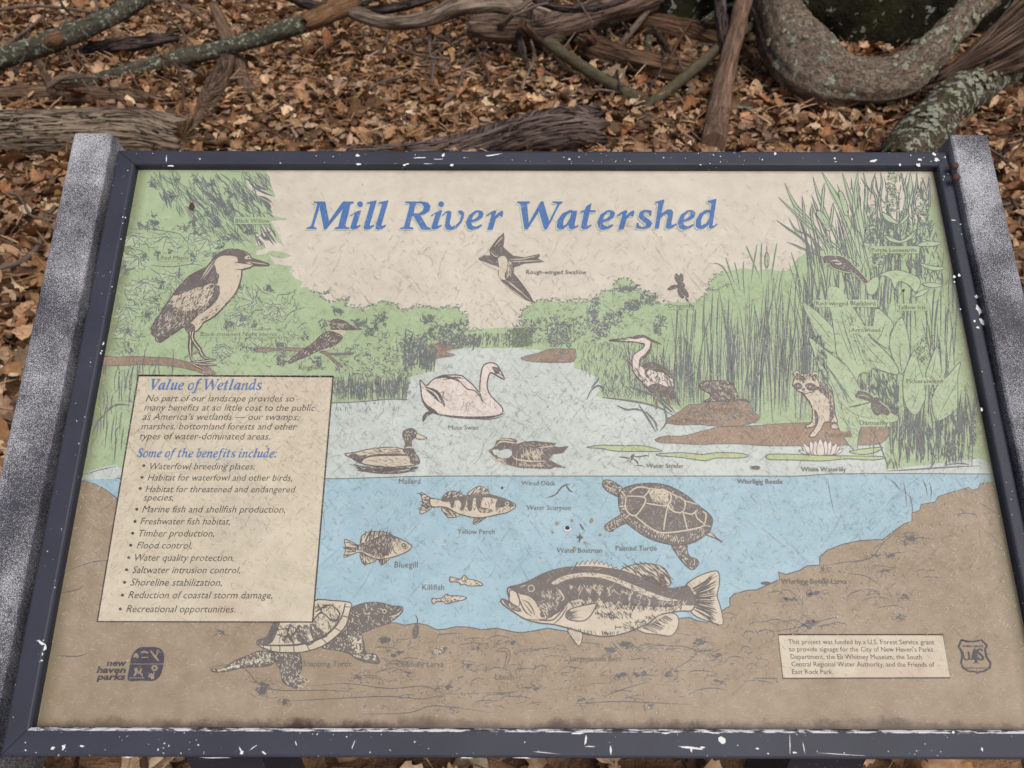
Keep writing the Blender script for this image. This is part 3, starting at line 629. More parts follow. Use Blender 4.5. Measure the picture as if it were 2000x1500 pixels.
lw = fA('1145,1200 1140,1290 1100,1360 1020,1430 940,1480 860,1560 800,1580 740,1620 680,1665 620,1705 560,1740 530,1700 490,1660 490,1610 530,1520 590,1430 640,1360 680,1330 720,1400 780,1430 850,1440 930,1400 1000,1380 1060,1310 1090,1250 1100,1190'); a.poly(lw, P_DARK)
a.flecks(fA('560,1480 900,1420 1080,1300 1000,1440 740,1600 540,1680'), 130, 2.1, 7, .9, P_CREAM, .35); a.flecks(fA('640,1340 760,1270 960,1220 1080,1220 1040,1340 900,1440 720,1450'), 150, 2.2, 10, 1.0, P_CREAM, .3)
a.flecks(fA('1060,1420 1250,1340 1100,1490 960,1580 900,1600'), 40, 2.4, 8, .9, P_INK, .3)
a.poly(fA('1400,935 1480,935 1540,952 1635,988 1560,996 1480,990 1430,960'), P_DARK); a.rib(fA('1420,955 1520,972 1620,986'), 1.0, P_CREAM); a.dot(fA.p(1425, 915), 4, P_CREAM, 10); a.dot(fA.p(1428, 918), 2, P_INK, 8)
a.rib(fA('1290,965 1350,970 1480,990'), 1.5, P_INK); a.rib(fA('1300,1030 1380,1035 1480,1000'), 1.5, P_INK)
for t in ('1090,950 1020,1040 960,1140', '1100,970 1040,1050 985,1130'): a.rib(fA(t), 1.3, P_CREAM)
a.poly(fA('800,1590 870,1560 910,1600 895,1650 880,1690 840,1660'), P_DARK)
for t, w in (('860,1640 865,1700 860,1800 872,1930', 7), ('890,1640 880,1700 910,1760 950,1810 965,1850 1010,1900 1110,1915', 6.5), ('870,1940 980,1930 1115,1918', 4), ('870,1945 1000,1962 1120,1966', 4), ('870,1950 940,1985 1020,2022', 4), ('960,1830 900,1850 830,1880 800,1900', 2)):
    a.rib(fA(t), w*1.05, P_INK, .8, .3); a.rib(fA(t), w*.28, P_CREAM, .8, .2)
a.build('night_heron_drawing', panel, 'black-capped heron drawing on a branch')
# kingfisher
a = Art(ZA)
a.poly(fC('530,430 665,432 672,455 645,490 610,545 560,592 500,622 430,628 380,620 420,520'), P_CREAM)
kb = fC('530,440 590,455 645,490 620,530 590,560 540,590 490,612 430,620 380,640 300,680 200,720 130,752 128,725 200,660 280,605 360,550 420,490 480,450'); a.poly(kb, P_DARK)
a.poly(fC('520,375 535,350 515,345 560,318 600,325 580,312 640,325 690,345 725,378 760,395 845,416 760,425 680,425 600,420 540,422 530,400'), P_DARK)
a.flecks(kb, 60, 2.5, 6, .8, P_CREAM, .3); a.flecks(fC('540,345 680,350 700,400 550,410'), 26, .4, 7, .8, P_CREAM, .3); ol(a, kb, 1.2)
a.rib(fC('440,625 500,615 520,600'), 3, P_CREAM); a.rib(fC('440,630 520,622'), 1.6, P_INK)
a.build('kingfisher_drawing', panel)
# swallow
a = Art(ZA)
sw = fF('19,430 25,475 15,560 60,600 100,635 200,650 335,620 340,640 320,660 380,690 200,705 110,740 105,790 180,880 250,980 285,1050 220,1030 120,970 40,900 0,860 -33,802 -33,764 -129,725 -195,673 -207,663 -157,630 -100,635 -110,582 -90,553 -33,477')
a.poly(sw, P_DARK, False); a.poly(fF('-33,659 24,640 53,706 24,811 34,850 -24,830 -24,725'), P_CREAM); a.poly(fF('-190,680 -120,705 -35,735 -35,764 -129,725'), P_CREAM)
for t in ('30,850 120,920 220,1000', '60,860 150,940 250,1030', '20,880 100,950 200,1015', '70,670 180,665 300,640', '90,690 200,685 340,680', '-80,590 -40,640', '-70,560 -20,500 10,470', '40,720 60,760 50,830', '-100,600 -60,640 -30,640'): a.rib(fF(t), 1.3, P_CREAM)
a.flecks(fF('10,700 90,690 100,800 40,840'), 30, 1.5, 8, 1, P_CREAM, .3); a.build('swallow_drawing', panel)
# dragonfly, damselfly
a = Art(ZA)
for t, w in (('1545,795 1560,840 1580,885', 7), ('1592,792 1592,840 1582,885', 7), ('1472,936 1520,915 1575,905', 6), ('1570,915 1590,960 1612,1012', 8), ('1600,915 1630,960 1655,1005', 6), ('1565,880 1590,895 1625,905', 9), ('1630,1000 1645,1030 1660,1045', 2)): a.rib(fF(t), w, P_DARK, .3, .3)
for t in ('1550,815 1575,870', '1594,810 1585,870', '1580,930 1605,995', '1610,925 1645,990'): a.rib(fF(t), 1, P_CREAM)
a.build('dragonfly_drawing', panel)
a = Art(ZA)
for t in ('760,850 820,850 900,885', '895,900 920,960 950,1000', '900,890 960,950 1025,995', '860,880 910,890 950,880', '712,943 800,925 890,900'): a.rib(fI(t), 15, P_LEAF, .5, .5)
for t, w in (('760,850 820,850 900,885', 12), ('780,820 840,850 900,880', 8), ('895,900 920,960 950,1000', 12), ('900,890 960,950 1025,995', 12), ('860,880 910,890 950,880', 9), ('712,943 800,925 890,900', 2.5)): a.rib(fI(t), w, P_DARK, .4, .5)
for t in ('775,850 830,852 880,875', '905,920 940,985', '920,920 1000,985', '790,830 850,860'): a.rib(fI(t), 1.3, P_LEAF)
a.build('damselfly_drawing', panel)
# blackbird
a = Art(ZA)
bb = fG('905,700 925,682 990,680 1060,690 1110,720 1150,760 1190,800 1215,830 1265,885 1250,900 1225,900 1180,850 1140,820 1095,815 1040,800 985,780 945,745 920,748 915,755 903,730'); a.poly(bb, P_DARK); a.line([(x, y-1) for x, y in bb], 1.2, P_LEAF)
a.rib(fG('970,722 1010,718 1050,735'), 1.8, P_CREAM); a.rib(fG('1000,740 1040,745 1055,738'), 2.2, P_CREAM); a.rib(fG('1085,810 1082,845 1080,872'), 2.2, P_INK, .8, .6); a.rib(fG('1070,880 1085,870 1105,878'), 2, P_INK); a.flecks(bb, 26, .8, 4, .7, P_CREAM, .3)
a.build('blackbird_drawing', panel)
# great blue heron
a = Art(ZA)
gh = fH('390,458 560,435 620,420 670,415 720,430 745,470 740,530 700,580 660,610 655,660 670,680 730,645 800,660 870,700 920,760 940,830 930,900 880,930 760,900 720,870 650,790 600,730 585,660 590,600 620,560 670,530 690,490 650,480 600,470 540,468')
a.poly(gh, P_PINK); ol(a, gh, 1.6)
for t in ('560,440 620,418 680,413 740,440 840,492 740,465 680,435 620,448', '670,692 735,645 800,660 870,705 935,780 900,775 850,735 780,722 720,702', '740,835 800,822 880,850 940,850 930,920 965,955 850,930 760,900 715,862', '700,700 730,700 710,740 740,790 700,760 690,730'): a.poly(fH(t), P_DARK)
a.rib(fH('745,470 740,530 695,590 655,620 645,690'), 4.5, P_DARK, .3, .3); a.rib(fH('395,460 480,455 560,448'), 1.4, P_INK)
a.flecks(fH('690,700 800,720 900,760 930,850 800,850 700,800'), 70, 1.0, 8, 1.3, P_INK, .5); a.flecks(fH('600,700 650,700 720,860 650,800'), 30, 1.3, 9, 1, P_INK, .2)
for t in ('780,905 792,960 790,1040', '885,920 892,960 898,1010'): a.rib(fH(t), 4.5, P_MUD, 1, .6); a.rib(fH(t), 1.4, P_INK, 1, .6)
for t in ('560,850 700,900 850,960 960,1080', '330,940 600,975 800,1020 940,1100', '200,960 240,880 300,840 350,870', '240,860 290,800 310,770', '640,1000 720,1120 790,1240', '700,1060 780,1150 800,1230', '850,1000 880,1140 820,1230', '890,760 940,900 1000,1030', '760,920 850,1000 940,1080', '460,1010 540,1045 620,1040 700,1070'): a.rib(fH(t), 2.6, P_GINK, .4, .1)
a.build('great_heron_drawing', panel)
# muskrat
a = Art(ZA); mk = fH('1160,830 1190,805 1260,800 1330,800 1400,805 1450,850 1475,900 1482,960 1440,972 1340,976 1260,976 1190,976 1240,950 1250,915 1200,885 1165,865')
a.poly(mk, P_DARK); a.flecks(mk, 110, .7, 6, .8, P_CREAM, .4); ol(a, mk, 1.2); a.rib(fH('1480,955 1540,960 1590,985'), 2.6, P_DARK); a.build('muskrat_drawing', panel)
# raccoon
a = Art(ZA)
rb = fI('360,830 470,780 560,810 580,830 590,900 600,990 620,1060 560,1060 520,1060 490,1120 465,1150 440,1175 400,1170 420,1140 455,1090 470,1020 440,960 450,1040 440,1090 375,1102 385,1080 420,1060 425,960 395,890'); a.poly(rb, P_CREAM); ol(a, rb, 1.5)
rk = fI('465,750 530,755 560,800 578,830 572,890 600,1000 560,1060 560,960 545,880 480,820 440,790'); a.poly(rk, P_DARK); a.poly(fI('440,960 465,1000 460,1080 445,1090 450,1040'), P_DARK); a.flecks(rk, 50, 1.3, 6, .8, P_CREAM, .4); a.flecks(rb, 50, 1.3, 7, .8, P_INK, .3)
for cx, cy, r in ((302, 682, 6.5), (446, 690, 7)):
    a.dot(fI.p(cx, cy), r, P_INK, 14); a.dot(fI.p(cx, cy), r-1.3, P_CREAM, 14); a.dot(fI.p(cx+2, cy+4), r*.5, P_DARK, 10)
hd = fI('272,770 285,725 305,698 345,682 400,682 440,700 468,735 482,775 455,800 430,822 395,832 365,838 335,826 305,806'); a.poly(hd, P_CREAM); ol(a, hd, 1.2)
a.flecks(fI('290,725 320,692 400,685 445,705 455,735 400,725 355,735 310,728'), 60, 1.4, 7, 1.5, P_INK, .4)
for t in ('276,772 300,752 332,756 346,782 328,804 296,798', '366,770 405,752 446,768 462,795 425,816 386,806', '345,700 362,700 364,745 352,760 346,745', '340,796 368,796 362,814 348,814'): a.poly(fI(t), P_DARK)
a.dot(fI.p(312, 778), 1.6, P_CREAM, 8); a.dot(fI.p(408, 782), 1.8, P_CREAM, 8); a.rib(fI('334,822 355,826 380,820'), 1.2, P_INK); a.flecks(fI('400,815 470,780 480,800 420,840'), 20, .7, 6, 1, P_INK, .4)
a.poly(fI('570,1085 600,1072 620,1085 625,1110 580,1110'), P_CREAM); a.line(fI('570,1085 600,1072 620,1085 625,1110 580,1110'), 1.2, P_INK)
a.build('raccoon_drawing', panel, 'raccoon drawing with dark eye mask')
# swan
a = Art(ZA)
sn = fJ('722,250 760,290 780,290 820,250 880,220 950,212 1040,215 1090,250 1140,295 1185,345 1190,280 1200,190 1220,135 1270,115 1320,130 1345,170 1378,230 1375,243 1330,220 1295,200 1270,195 1255,230 1245,290 1260,350 1300,400 1350,450 1370,490 1350,520 1280,535 1150,540 1000,535 880,520 800,490 760,440 735,380 730,320')
a.poly(sn, P_PINK); ol(a, sn, 1.9); a.poly(fJ('1285,150 1330,153 1345,180 1335,200 1312,206 1298,182'), P_DARK); a.rib(fJ('1330,205 1378,238'), 1.5, P_INK); a.rib(fJ('1310,190 1350,205 1378,232'), 1.4, P_INK)
for t, w in (('760,305 850,340 900,420 915,462', 4.5), ('765,320 830,370 870,420', 4), ('1000,230 1040,270 1090,320 1150,335 1190,380 1235,440', 1.8), ('850,240 920,225 1000,245 1040,272', 3.5), ('890,270 930,260', 1.4), ('870,350 910,345 900,380 950,420', 1.6), ('735,390 770,450 830,490 860,510', 4), ('745,575 770,520 830,500', 6), ('840,515 1000,540 1250,546 1385,510', 2.2), ('880,525 1050,548 1200,555', 1.2), ('1190,560 1300,552 1370,530', 1.2), ('1185,345 1200,390 1215,430', 1.8), ('900,250 1000,230 1060,240', 2.4), ('780,330 850,400 905,440', 1.5)): a.rib(fJ(t), w, P_INK, .3, .2)
a.flecks(fJ('900,300 1150,350 1350,460 1300,520 950,500'), 50, 2.2, 12, .5, P_INK, .5); a.build('swan_drawing', panel, 'white swan drawing on the river')
# mallard
a = Art(ZA)
mb = fJ('135,828 220,815 300,795 400,780 520,775 590,790 640,790 690,830 715,870 710,905 600,925 450,930 300,910 240,890 190,860'); a.poly(mb, P_CREAM); ol(a, mb, 1.5)
for t in ('585,690 590,650 630,628 670,628 698,655 702,690 668,715 657,760 660,790 600,790 605,740', '590,795 660,778 695,830 715,870 710,905 650,902 640,860 600,820', '165,838 210,822 250,840 310,832 300,850 330,845 280,875 255,905 205,865'): a.poly(fJ(t), P_DARK)
bl = fJ('698,668 740,685 778,703 740,712 692,706'); a.poly(bl, P_BOX); ol(a, bl, 1.2); a.rib(fJ('605,782 640,775 662,782'), 2, P_CREAM)
a.rib(fJ('240,885 330,845 450,835 580,835 640,840'), 3.5, P_INK); a.flecks(fJ('260,820 400,785 560,785 580,825 400,830'), 46, .3, 10, .9, P_INK, .25); a.flecks(fJ('300,880 450,850 620,860 640,905 450,920'), 40, .2, 9, .6, P_INK, .3); a.flecks(fJ('600,640 690,640 690,700 610,740'), 20, 1.9, 5, .8, P_CREAM, .5); a.flecks(fJ('600,800 700,840 700,890 650,880'), 14, 1.5, 4, .9, P_CREAM, .6)
for t in ('200,905 300,935 450,950 600,945 710,925', '260,960 400,975 560,975 660,960', '170,910 230,920', '300,945 420,962 520,960', '230,930 260,945 240,960', '600,965 690,940 710,930', '620,955 690,945'): a.rib(fJ(t), 2.4, P_INK, .2, .2)
a.flecks(fJ('220,915 710,925 680,960 400,980 230,955'), 70, .1, 14, 1.1, P_INK, .2); a.build('mallard_drawing', panel)
# wood duck
a = Art(ZA)
wd = fJ('1255,800 1300,775 1320,720 1370,703 1440,705 1480,720 1475,750 1540,730 1620,725 1700,735 1785,742 1770,765 1800,775 1885,765 1840,820 1760,830 1730,870 1800,910 1870,937 1780,930 1740,945 1600,940 1500,935 1400,910 1330,880 1290,840 1270,820'); a.poly(wd, P_DARK, False)
a.poly(fJ('1340,805 1420,790 1440,830 1400,862 1330,850'), P_WATER); a.poly(fJ('1290,795 1340,800 1330,835 1300,830'), P_WATER)
fl = fJ('1510,800 1600,795 1680,800 1660,865 1510,862'); a.flecks(fl, 60, 1.3, 12, 1.2, P_CREAM, .3)
for t, w in (('1310,770 1350,732 1420,735 1478,745', 2.2), ('1320,720 1380,712 1460,722', 1.6), ('1480,800 1472,930', 2.2), ('1440,840 1480,870 1600,885 1710,882', 2.2), ('1430,770 1435,795', 2.2), ('1385,765 1385,790', 3), ('1300,850 1400,905', 2), ('1360,860 1350,890', 2), ('1390,870 1395,905', 2), ('1640,780 1720,770 1770,765', 1.8), ('1680,810 1760,770', 1.5), ('1255,800 1300,800', 2)): a.rib(fJ(t), w, P_CREAM)
a.flecks(fJ('1490,895 1700,895 1690,930 1500,925'), 50, .6, 6, 1, P_CREAM, .8); a.flecks(fJ('1540,735 1760,745 1740,780 1500,790'), 26, .2, 6, .7, P_CREAM, .3); a.flecks(fJ('1270,830 1400,880 1400,920 1320,890'), 16, .3, 9, 1.6, P_CREAM, .3); a.build('wood_duck_drawing', panel)
# fish helper
def fish(a, body, fins, rays=()):
    for f in fins: a.poly(f, P_CREAM); a.line(f, 1.3, P_INK)
    for (f, ang, n) in rays: a.flecks(f, n, ang, 13, 1.6, P_INK, .2, .05)
    a.poly(body, P_CREAM); ol(a, body, 1.6)
# perch
a = Art(ZA)
pb = fJ('808,1175 880,1185 910,1180 960,1170 1050,1165 1100,1150 1180,1150 1260,1145 1340,1165 1410,1190 1472,1235 1400,1285 1330,1300 1240,1320 1150,1325 1060,1305 1000,1285 940,1250 890,1240 820,1240 800,1210')
ft, f1, f2, f3, f4 = (fJ(t) for t in ('725,1130 770,1150 815,1180 820,1235 770,1280 718,1290 745,1210', '905,1178 920,1140 960,1120 1020,1130 1068,1168', '1095,1155 1140,1100 1190,1080 1235,1100 1257,1148', '890,1250 930,1310 970,1325 1030,1305 960,1260', '1240,1318 1200,1350 1160,1375 1140,1365 1155,1328'))
fish(a, pb, [ft, f1, f2, f3, f4], [(ft, .35, 34), (f1, 2.4, 30), (f2, 2.2, 30), (f3, .9, 20), (f4, 2.4, 16)])
for t in ('930,1188 990,1175 985,1240 965,1248 955,1208', '1015,1175 1082,1163 1078,1230 1050,1272 1035,1262 1045,1215', '1095,1158 1140,1153 1132,1220 1122,1272 1095,1262 1090,1210', '1160,1155 1212,1152 1205,1200 1195,1240 1275,1258 1285,1282 1200,1288 1168,1250', '900,1182 1100,1150 1260,1145 1340,1165 1425,1198 1400,1212 1340,1190 1260,1168 1100,1178 920,1202', '1330,1190 1400,1200 1380,1235 1340,1250 1320,1270 1310,1230', '1400,1190 1460,1230 1420,1240'): a.poly(fJ(t), P_DARK)
a.flecks(fJ('900,1190 1100,1170 1300,1170 1300,1260 1100,1270 960,1240'), 50, 1.4, 8, 1.3, P_INK, .5); a.flecks(fJ('1180,1250 1290,1250 1300,1290 1200,1290'), 20, .1, 6, 1.2, P_CREAM, .4); a.flecks(fJ('1320,1180 1440,1210 1420,1270 1340,1290'), 46, 2.0, 6, 1, P_INK, .6); a.dot(fJ.p(1402, 1215), 4, P_CREAM); a.dot(fJ.p(1402, 1215), 2.4, P_INK); a.rib(fJ('1470,1237 1430,1240'), 1.4, P_INK)
a.build('perch_drawing', panel, 'striped perch drawing')
# bluegill
a = Art(ZA)
pb = fK('250,640 330,610 390,580 460,550 530,545 600,570 660,600 715,640 690,675 620,710 540,735 460,750 400,745 340,720 290,690 240,690')
ft, f1, f3, f4 = (fK(t) for t in ('145,585 200,600 258,638 245,690 190,715 140,732 155,660', '280,590 300,545 350,520 430,515 500,525 552,550 460,562 390,592 330,612 285,610', '280,700 285,750 310,790 370,780 415,750 340,725', '440,750 460,795 500,770 522,742'))
fish(a, pb, [ft, f1, f3, f4], [(ft, .2, 30), (f1, 1.9, 46), (f3, 1.2, 20), (f4, 1.7, 10)])
dk = fK('250,645 390,585 460,555 530,548 580,565 640,600 560,600 555,640 540,690 500,720 420,715 340,700 290,680 245,672'); a.poly(dk, P_DARK); a.flecks(dk, 100, 1.5, 6, .9, P_CREAM, .3); a.flecks(fK('340,690 540,700 480,740 380,735'), 46, 1.5, 7, 1.1, P_INK, .3); a.flecks(fK('570,580 690,630 690,670 600,690'), 40, .8, 6, .8, P_INK, .5)
a.dot(fK.p(645, 630), 4.5, P_DARK); a.dot(fK.p(645, 630), 1.6, P_CREAM); a.rib(fK('575,610 555,660 580,700 600,705'), 1.4, P_INK); a.rib(fK('710,650 680,660'), 1.4, P_INK); a.build('bluegill_drawing', panel)
for t in ('1040,900 1070,905 1130,920 1150,893 1170,890 1190,915 1260,930 1322,965 1280,975 1200,975 1160,960 1130,970 1120,950 1070,940 1045,945 1035,925', '890,1080 920,1085 980,1075 1010,1045 1040,1060 1110,1060 1182,1075 1150,1095 1080,1110 1010,1128 980,1110 930,1110 900,1128 885,1105'):
    a = Art(ZA); p = fK(t); a.poly(p, P_CREAM); ol(a, p, 1.4); a.flecks(p, 46, .2, 5, 1.2, P_INK, .8); a.build('killifish_drawing', panel)
# painted turtle
a = Art(ZA)
for t in ('680,190 700,165 750,168 800,195 850,235 830,305 780,290 720,255 690,225', '860,455 800,480 740,520 700,555 720,590 760,602 790,575 870,535 910,520', '1270,712 1310,790 1370,870 1440,927 1480,900 1500,870 1475,830 1430,820 1400,770 1390,708', '1560,625 1600,610 1640,650 1702,692 1630,655'):
    p = fL(t); a.poly(p, P_DARK); a.flecks(p, 44, .8, 6, 1.3, P_CREAM, .6); ol(a, p, 1.3)
sh = fL('820,300 835,260 880,225 980,200 1100,193 1200,205 1300,240 1400,300 1480,370 1560,430 1612,490 1605,560 1580,610 1500,670 1420,705 1320,716 1200,700 1080,660 980,600 890,530 840,450 820,370'); a.poly(sh, P_DARK); ol(a, sh, 1.6)
a.poly(fL('1090,255 1140,240 1210,240 1240,280 1235,350 1150,350 1085,300'), P_CREAM); a.flecks(fL('1060,235 1240,230 1260,300 1320,330 1280,410 1100,380'), 70, .7, 7, 1.3, P_DARK, .9); a.flecks(fL('1060,235 1270,250 1330,350 1270,420 1100,380'), 50, .7, 7, 1.3, P_CREAM, .9)
for t in ('890,300 1030,310 1040,360 970,460 915,455 875,400 882,310', '1030,310 1080,240 980,225 910,270', '1050,360 1230,380 1252,270 1080,235', '1235,385 1215,480 1200,592', '1240,380 1280,430 1360,435 1378,340 1260,280', '1365,440 1380,500 1402,590', '1375,340 1480,370', '1370,440 1440,455 1480,420', '1470,440 1485,490 1545,550 1400,590 1200,612 1100,580 970,480 960,460', '1545,550 1560,460 1530,430', '915,455 870,490', '882,310 840,260', '875,390 825,390', '1545,550 1600,560'):
    a.rib(fL(t), 2.2, P_CREAM, .7, .7)
a.flecks(fL('900,520 1100,640 1300,690 1420,690 1300,640 1100,590 960,500'), 60, 1.6, 6, 1.3, P_CREAM, .4); a.flecks(fL('830,280 870,250 870,480 840,430'), 24, .2, 5, 1.3, P_CREAM, .4); a.flecks(fL('1340,650 1560,560 1560,620 1420,690'), 30, 2.2, 5, 1, P_CREAM, .4); a.flecks(sh, 90, 1.0, 4, .7, P_CREAM, .8)
a.build('painted_turtle_drawing', panel, 'dark turtle drawing with pale shell seams')
# bass
a = Art(ZA)
bs = fN('205,300 280,280 370,245 480,190 600,155 700,145 850,145 980,160 1060,175 1150,205 1250,250 1340,290 1420,305 1490,305 1545,285 1580,330 1610,380 1600,440 1570,475 1500,475 1400,490 1330,510 1250,570 1180,600 1080,640 960,665 860,660 760,635 640,600 540,575 440,565 330,535 240,480 170,430 148,400 165,385 210,405 215,380 200,345')
fins = [fN(t) for t in ('1050,172 1100,140 1180,122 1280,122 1360,145 1400,190 1420,275 1380,287 1340,292 1250,252 1150,207', '1540,292 1570,250 1650,205 1760,173 1787,210 1785,290 1770,360 1800,460 1812,577 1720,555 1620,520 1570,472 1600,440 1610,380', '1170,605 1250,575 1330,510 1400,490 1460,500 1482,545 1470,610 1420,662 1330,650 1230,640', '650,612 755,635 740,737 690,690')]
sp = fN('700,147 725,105 735,130 765,97 775,128 800,92 815,125 835,90 850,125 870,93 885,125 905,100 920,130 940,108 955,140 975,125 990,155 1010,145 1035,170 850,160'); a.poly(sp, P_CREAM, False); a.line(sp, 1.4, P_INK, False)
for f in fins: a.poly(f, P_CREAM); a.line(f, 1.6, P_INK)
a.flecks(fins[0], 80, .75, 22, 2.0, P_INK, .15, .05); a.flecks(fN('1180,200 1300,220 1360,290 1250,250'), 60, .8, 10, 2.2, P_INK, .2)
for k in range(42):
    t = k/41; x1, y1 = (1775, 190+t*380); x0, y0 = 1585+random.uniform(-10, 30), 300+t*170
    a.rib([fN.p(x0, y0), fN.p((x0+x1)/2, (y0+y1)/2+random.uniform(-6, 6)), fN.p(x1+random.uniform(-50, 0), y1)], 1.5, P_INK, .8, .3)
for k in range(16):
    t = k/15; a.rib([fN.p(1210+t*170, 600-t*90), fN.p(1300+t*130+random.uniform(-30, 30), 640-t*100)], 1.8, P_INK, .8, .4)
for k in range(6): a.rib([fN.p(665+k*14, 622), fN.p(690+k*10, 700)], 1.8, P_INK)
a.poly(bs, P_CREAM); ol(a, bs, 2.0)
dk = fN('205,300 280,280 370,245 480,190 600,155 700,145 850,145 980,160 1060,175 1150,205 1250,250 1340,290 1420,305 1545,288 1600,360 1600,430 1500,432 1400,445 1250,442 1100,430 1000,412 900,402 800,395 700,392 640,430 600,475 520,515 450,522 430,460 400,400 350,362 290,350 250,320'); a.poly(dk, P_DARK)
lb = fN('530,262 620,212 760,188 900,196 1000,222 1120,270 1220,312 1320,352 1400,378 1480,395 1400,400 1300,380 1200,345 1100,302 1000,258 900,228 760,218 640,240 560,275'); a.poly(lb, P_CREAM)
a.flecks(lb, 60, .5, 8, 1.2, P_INK, .6)
a.flecks(fN('650,290 900,280 1150,340 1400,410 1550,400 1500,440 1100,435 700,395'), 190, 1.05, 9, 1.2, P_CREAM, .12); a.flecks(fN('650,290 900,280 1150,340 1400,410 1550,400 1500,440 1100,435 700,395'), 150, 2.1, 9, 1.1, P_CREAM, .12)
for k in range(9): a.poly([fN.p(700+k*75+dx, 345+k*8+dy) for dx, dy in ((-32, -10), (-6, -50), (26, -14), (30, 18), (0, 52), (-26, 22))], P_DARK)
a.flecks(fN('640,400 1500,430 1500,475 1100,470 700,450'), 150, 1.05, 8, 1.2, P_INK, .15); a.flecks(fN('640,400 1500,430 1500,475 1100,470 700,450'), 130, 2.1, 8, 1.2, P_INK, .15)
a.flecks(fN('840,480 1140,485 1120,530 850,530'), 60, 1.1, 11, 1.5, P_INK, .5); a.flecks(fN('1000,600 1300,500 1340,510 1180,605 1080,635'), 70, .9, 9, 1.3, P_INK, .5); a.flecks(fN('560,580 860,640 1080,625 960,662 760,632'), 50, 1.3, 8, 1.2, P_INK, .2)
a.poly(fN('215,318 262,332 285,380 282,442 215,405 212,360'), P_CREAM); a.line(fN('215,318 262,332 285,380 282,442 215,405 212,360'), 1.6, P_INK)
a.poly(fN('290,355 350,365 400,405 432,470 440,515 400,520 340,470 300,420'), P_CREAM)
a.poly(fN('165,388 215,410 280,442 300,480 240,470 180,425'), P_DARK); a.flecks(fN('180,405 280,450 290,475 220,450'), 16, 1.2, 5, 1, P_CREAM, .2)
for t, w in (('262,332 290,400 330,480 380,515', 2), ('300,390 350,410 390,470 400,510', 1.8), ('310,400 370,480 385,500', 1.5), ('330,535 450,545 540,540 600,480 650,430', 2), ('440,540 520,520 600,450 640,420', 2), ('540,575 600,520 650,440', 1.8), ('430,530 470,545 500,530', 1.5)): a.rib(fN(t), w, P_INK)
a.rib(fN('560,300 600,340 620,380 600,400'), 2, P_CREAM); a.flecks(fN('450,320 600,330 580,460 470,490'), 60, 1.4, 8, 1.1, P_CREAM, .4); a.flecks(fN('430,400 520,440 480,520 430,480'), 20, 1.2, 8, 1.5, P_CREAM, .4)
a.dot(fN.p(375, 305), 7, P_CREAM); a.dot(fN.p(374, 305), 5.4, P_DARK); a.rib(fN('290,300 320,285 340,280'), 1.2, P_CREAM)
pc = fN('640,485 700,450 840,420 862,430 820,510 760,550 650,537'); a.poly(pc, P_CREAM); a.line(pc, 1.8, P_INK)
for k in range(11): a.rib([fN.p(655, 490+k*4), fN.p(740+random.uniform(-20, 40), 455+k*9)], 1.8, P_INK, .8, .1)
a.poly(fN('640,480 670,475 680,530 648,540'), P_DARK); a.build('bass_drawing', panel, 'large open-mouthed fish drawing')
# snapping turtle
a = Art(Z(7))
for t in ('945,370 1050,325 1150,325 1220,345 1285,350 1285,385 1240,430 1190,460 1100,490 1020,520 930,505', '760,610 870,540 930,500 1010,520 1035,580 1050,650 1110,660 1138,718 1060,712 990,690 930,650 830,630', '430,650 540,645 620,660 630,760 610,800 670,830 620,850 600,880 560,870 510,840 490,760 450,690', '360,640 290,665 200,700 110,755 45,755 60,775 150,770 260,745 380,740 450,715 450,650'):
    p = fM(t); a.poly(p, P_DARK); a.flecks(p, 90, 1.3, 6, 1.2, P_BOX, .7); ol(a, p, 1.4)
a.lock(True)
for k in range(70):
    t = random.random(); c = fM.p(90+t*340, 765-t*85+random.uniform(-25, 25)*t); a.dot(c, random.uniform(1, 2.2), P_BOX, 6, None, .3)
for k in range(60):
    c = rand_in(fM('930,520 1000,520 1040,650 1110,670 1110,700 990,680')); a.dot(c, random.uniform(1, 2.4), P_BOX, 6, None, .3)
a.lock(False)
p = fM('705,312 830,310 950,325 945,380 920,470 860,540 760,610 640,645 560,648 450,642 350,602 345,570 400,550 430,500 460,450 600,420'); a.poly(p, P_BOX); ol(a, p, 1.8)
a.poly(fM('345,570 400,548 430,500 460,450 490,450 470,520 440,580 400,600 355,600'), P_DARK)
a.flecks(fM('470,470 700,460 720,340 900,340 880,440 780,540 640,590 480,590'), 200, 1.2, 10, 1.0, P_INK, .7)
for t in ('500,560 545,525 570,560 540,590', '590,500 625,470 690,585 640,590 600,560', '690,470 720,465 790,535 740,560 705,540', '810,395 860,420 880,445 840,450', '730,345 790,335 770,370 735,370', '520,480 560,465 580,490 540,510', '560,505 590,500 600,560 570,540', '640,480 680,470 690,520 660,530'):
    p = fM(t); a.poly(p, P_DARK); a.flecks(p, 12, 1.0, 8, 1.3, P_BOX, .2)
for t, w in (('370,600 480,602 600,598 720,570 820,510 890,420 915,330', 3), ('470,530 560,545 620,470', 2.6), ('590,490 660,595 710,580', 2.6), ('690,460 710,560 800,540', 2.6), ('720,385 780,350 825,335', 2.6), ('790,380 840,330', 2.2), ('760,380 840,445 880,395 830,340', 2.6), ('800,440 825,505', 2.6), ('460,500 560,490', 2.4), ('490,600 490,642', 2.4), ('580,600 582,648', 2.4), ('660,590 685,638', 2.4), ('760,555 800,592', 2.4), ('850,490 892,512', 2.4), ('895,410 942,420', 2.4), ('912,350 945,352', 2.2), ('560,460 540,530 585,595', 2.6), ('700,450 740,400 760,380 735,330', 2.6), ('385,605 380,630', 2.2), ('430,602 432,640', 2.2)): a.rib(fM(t), w, P_INK, .6, .6)
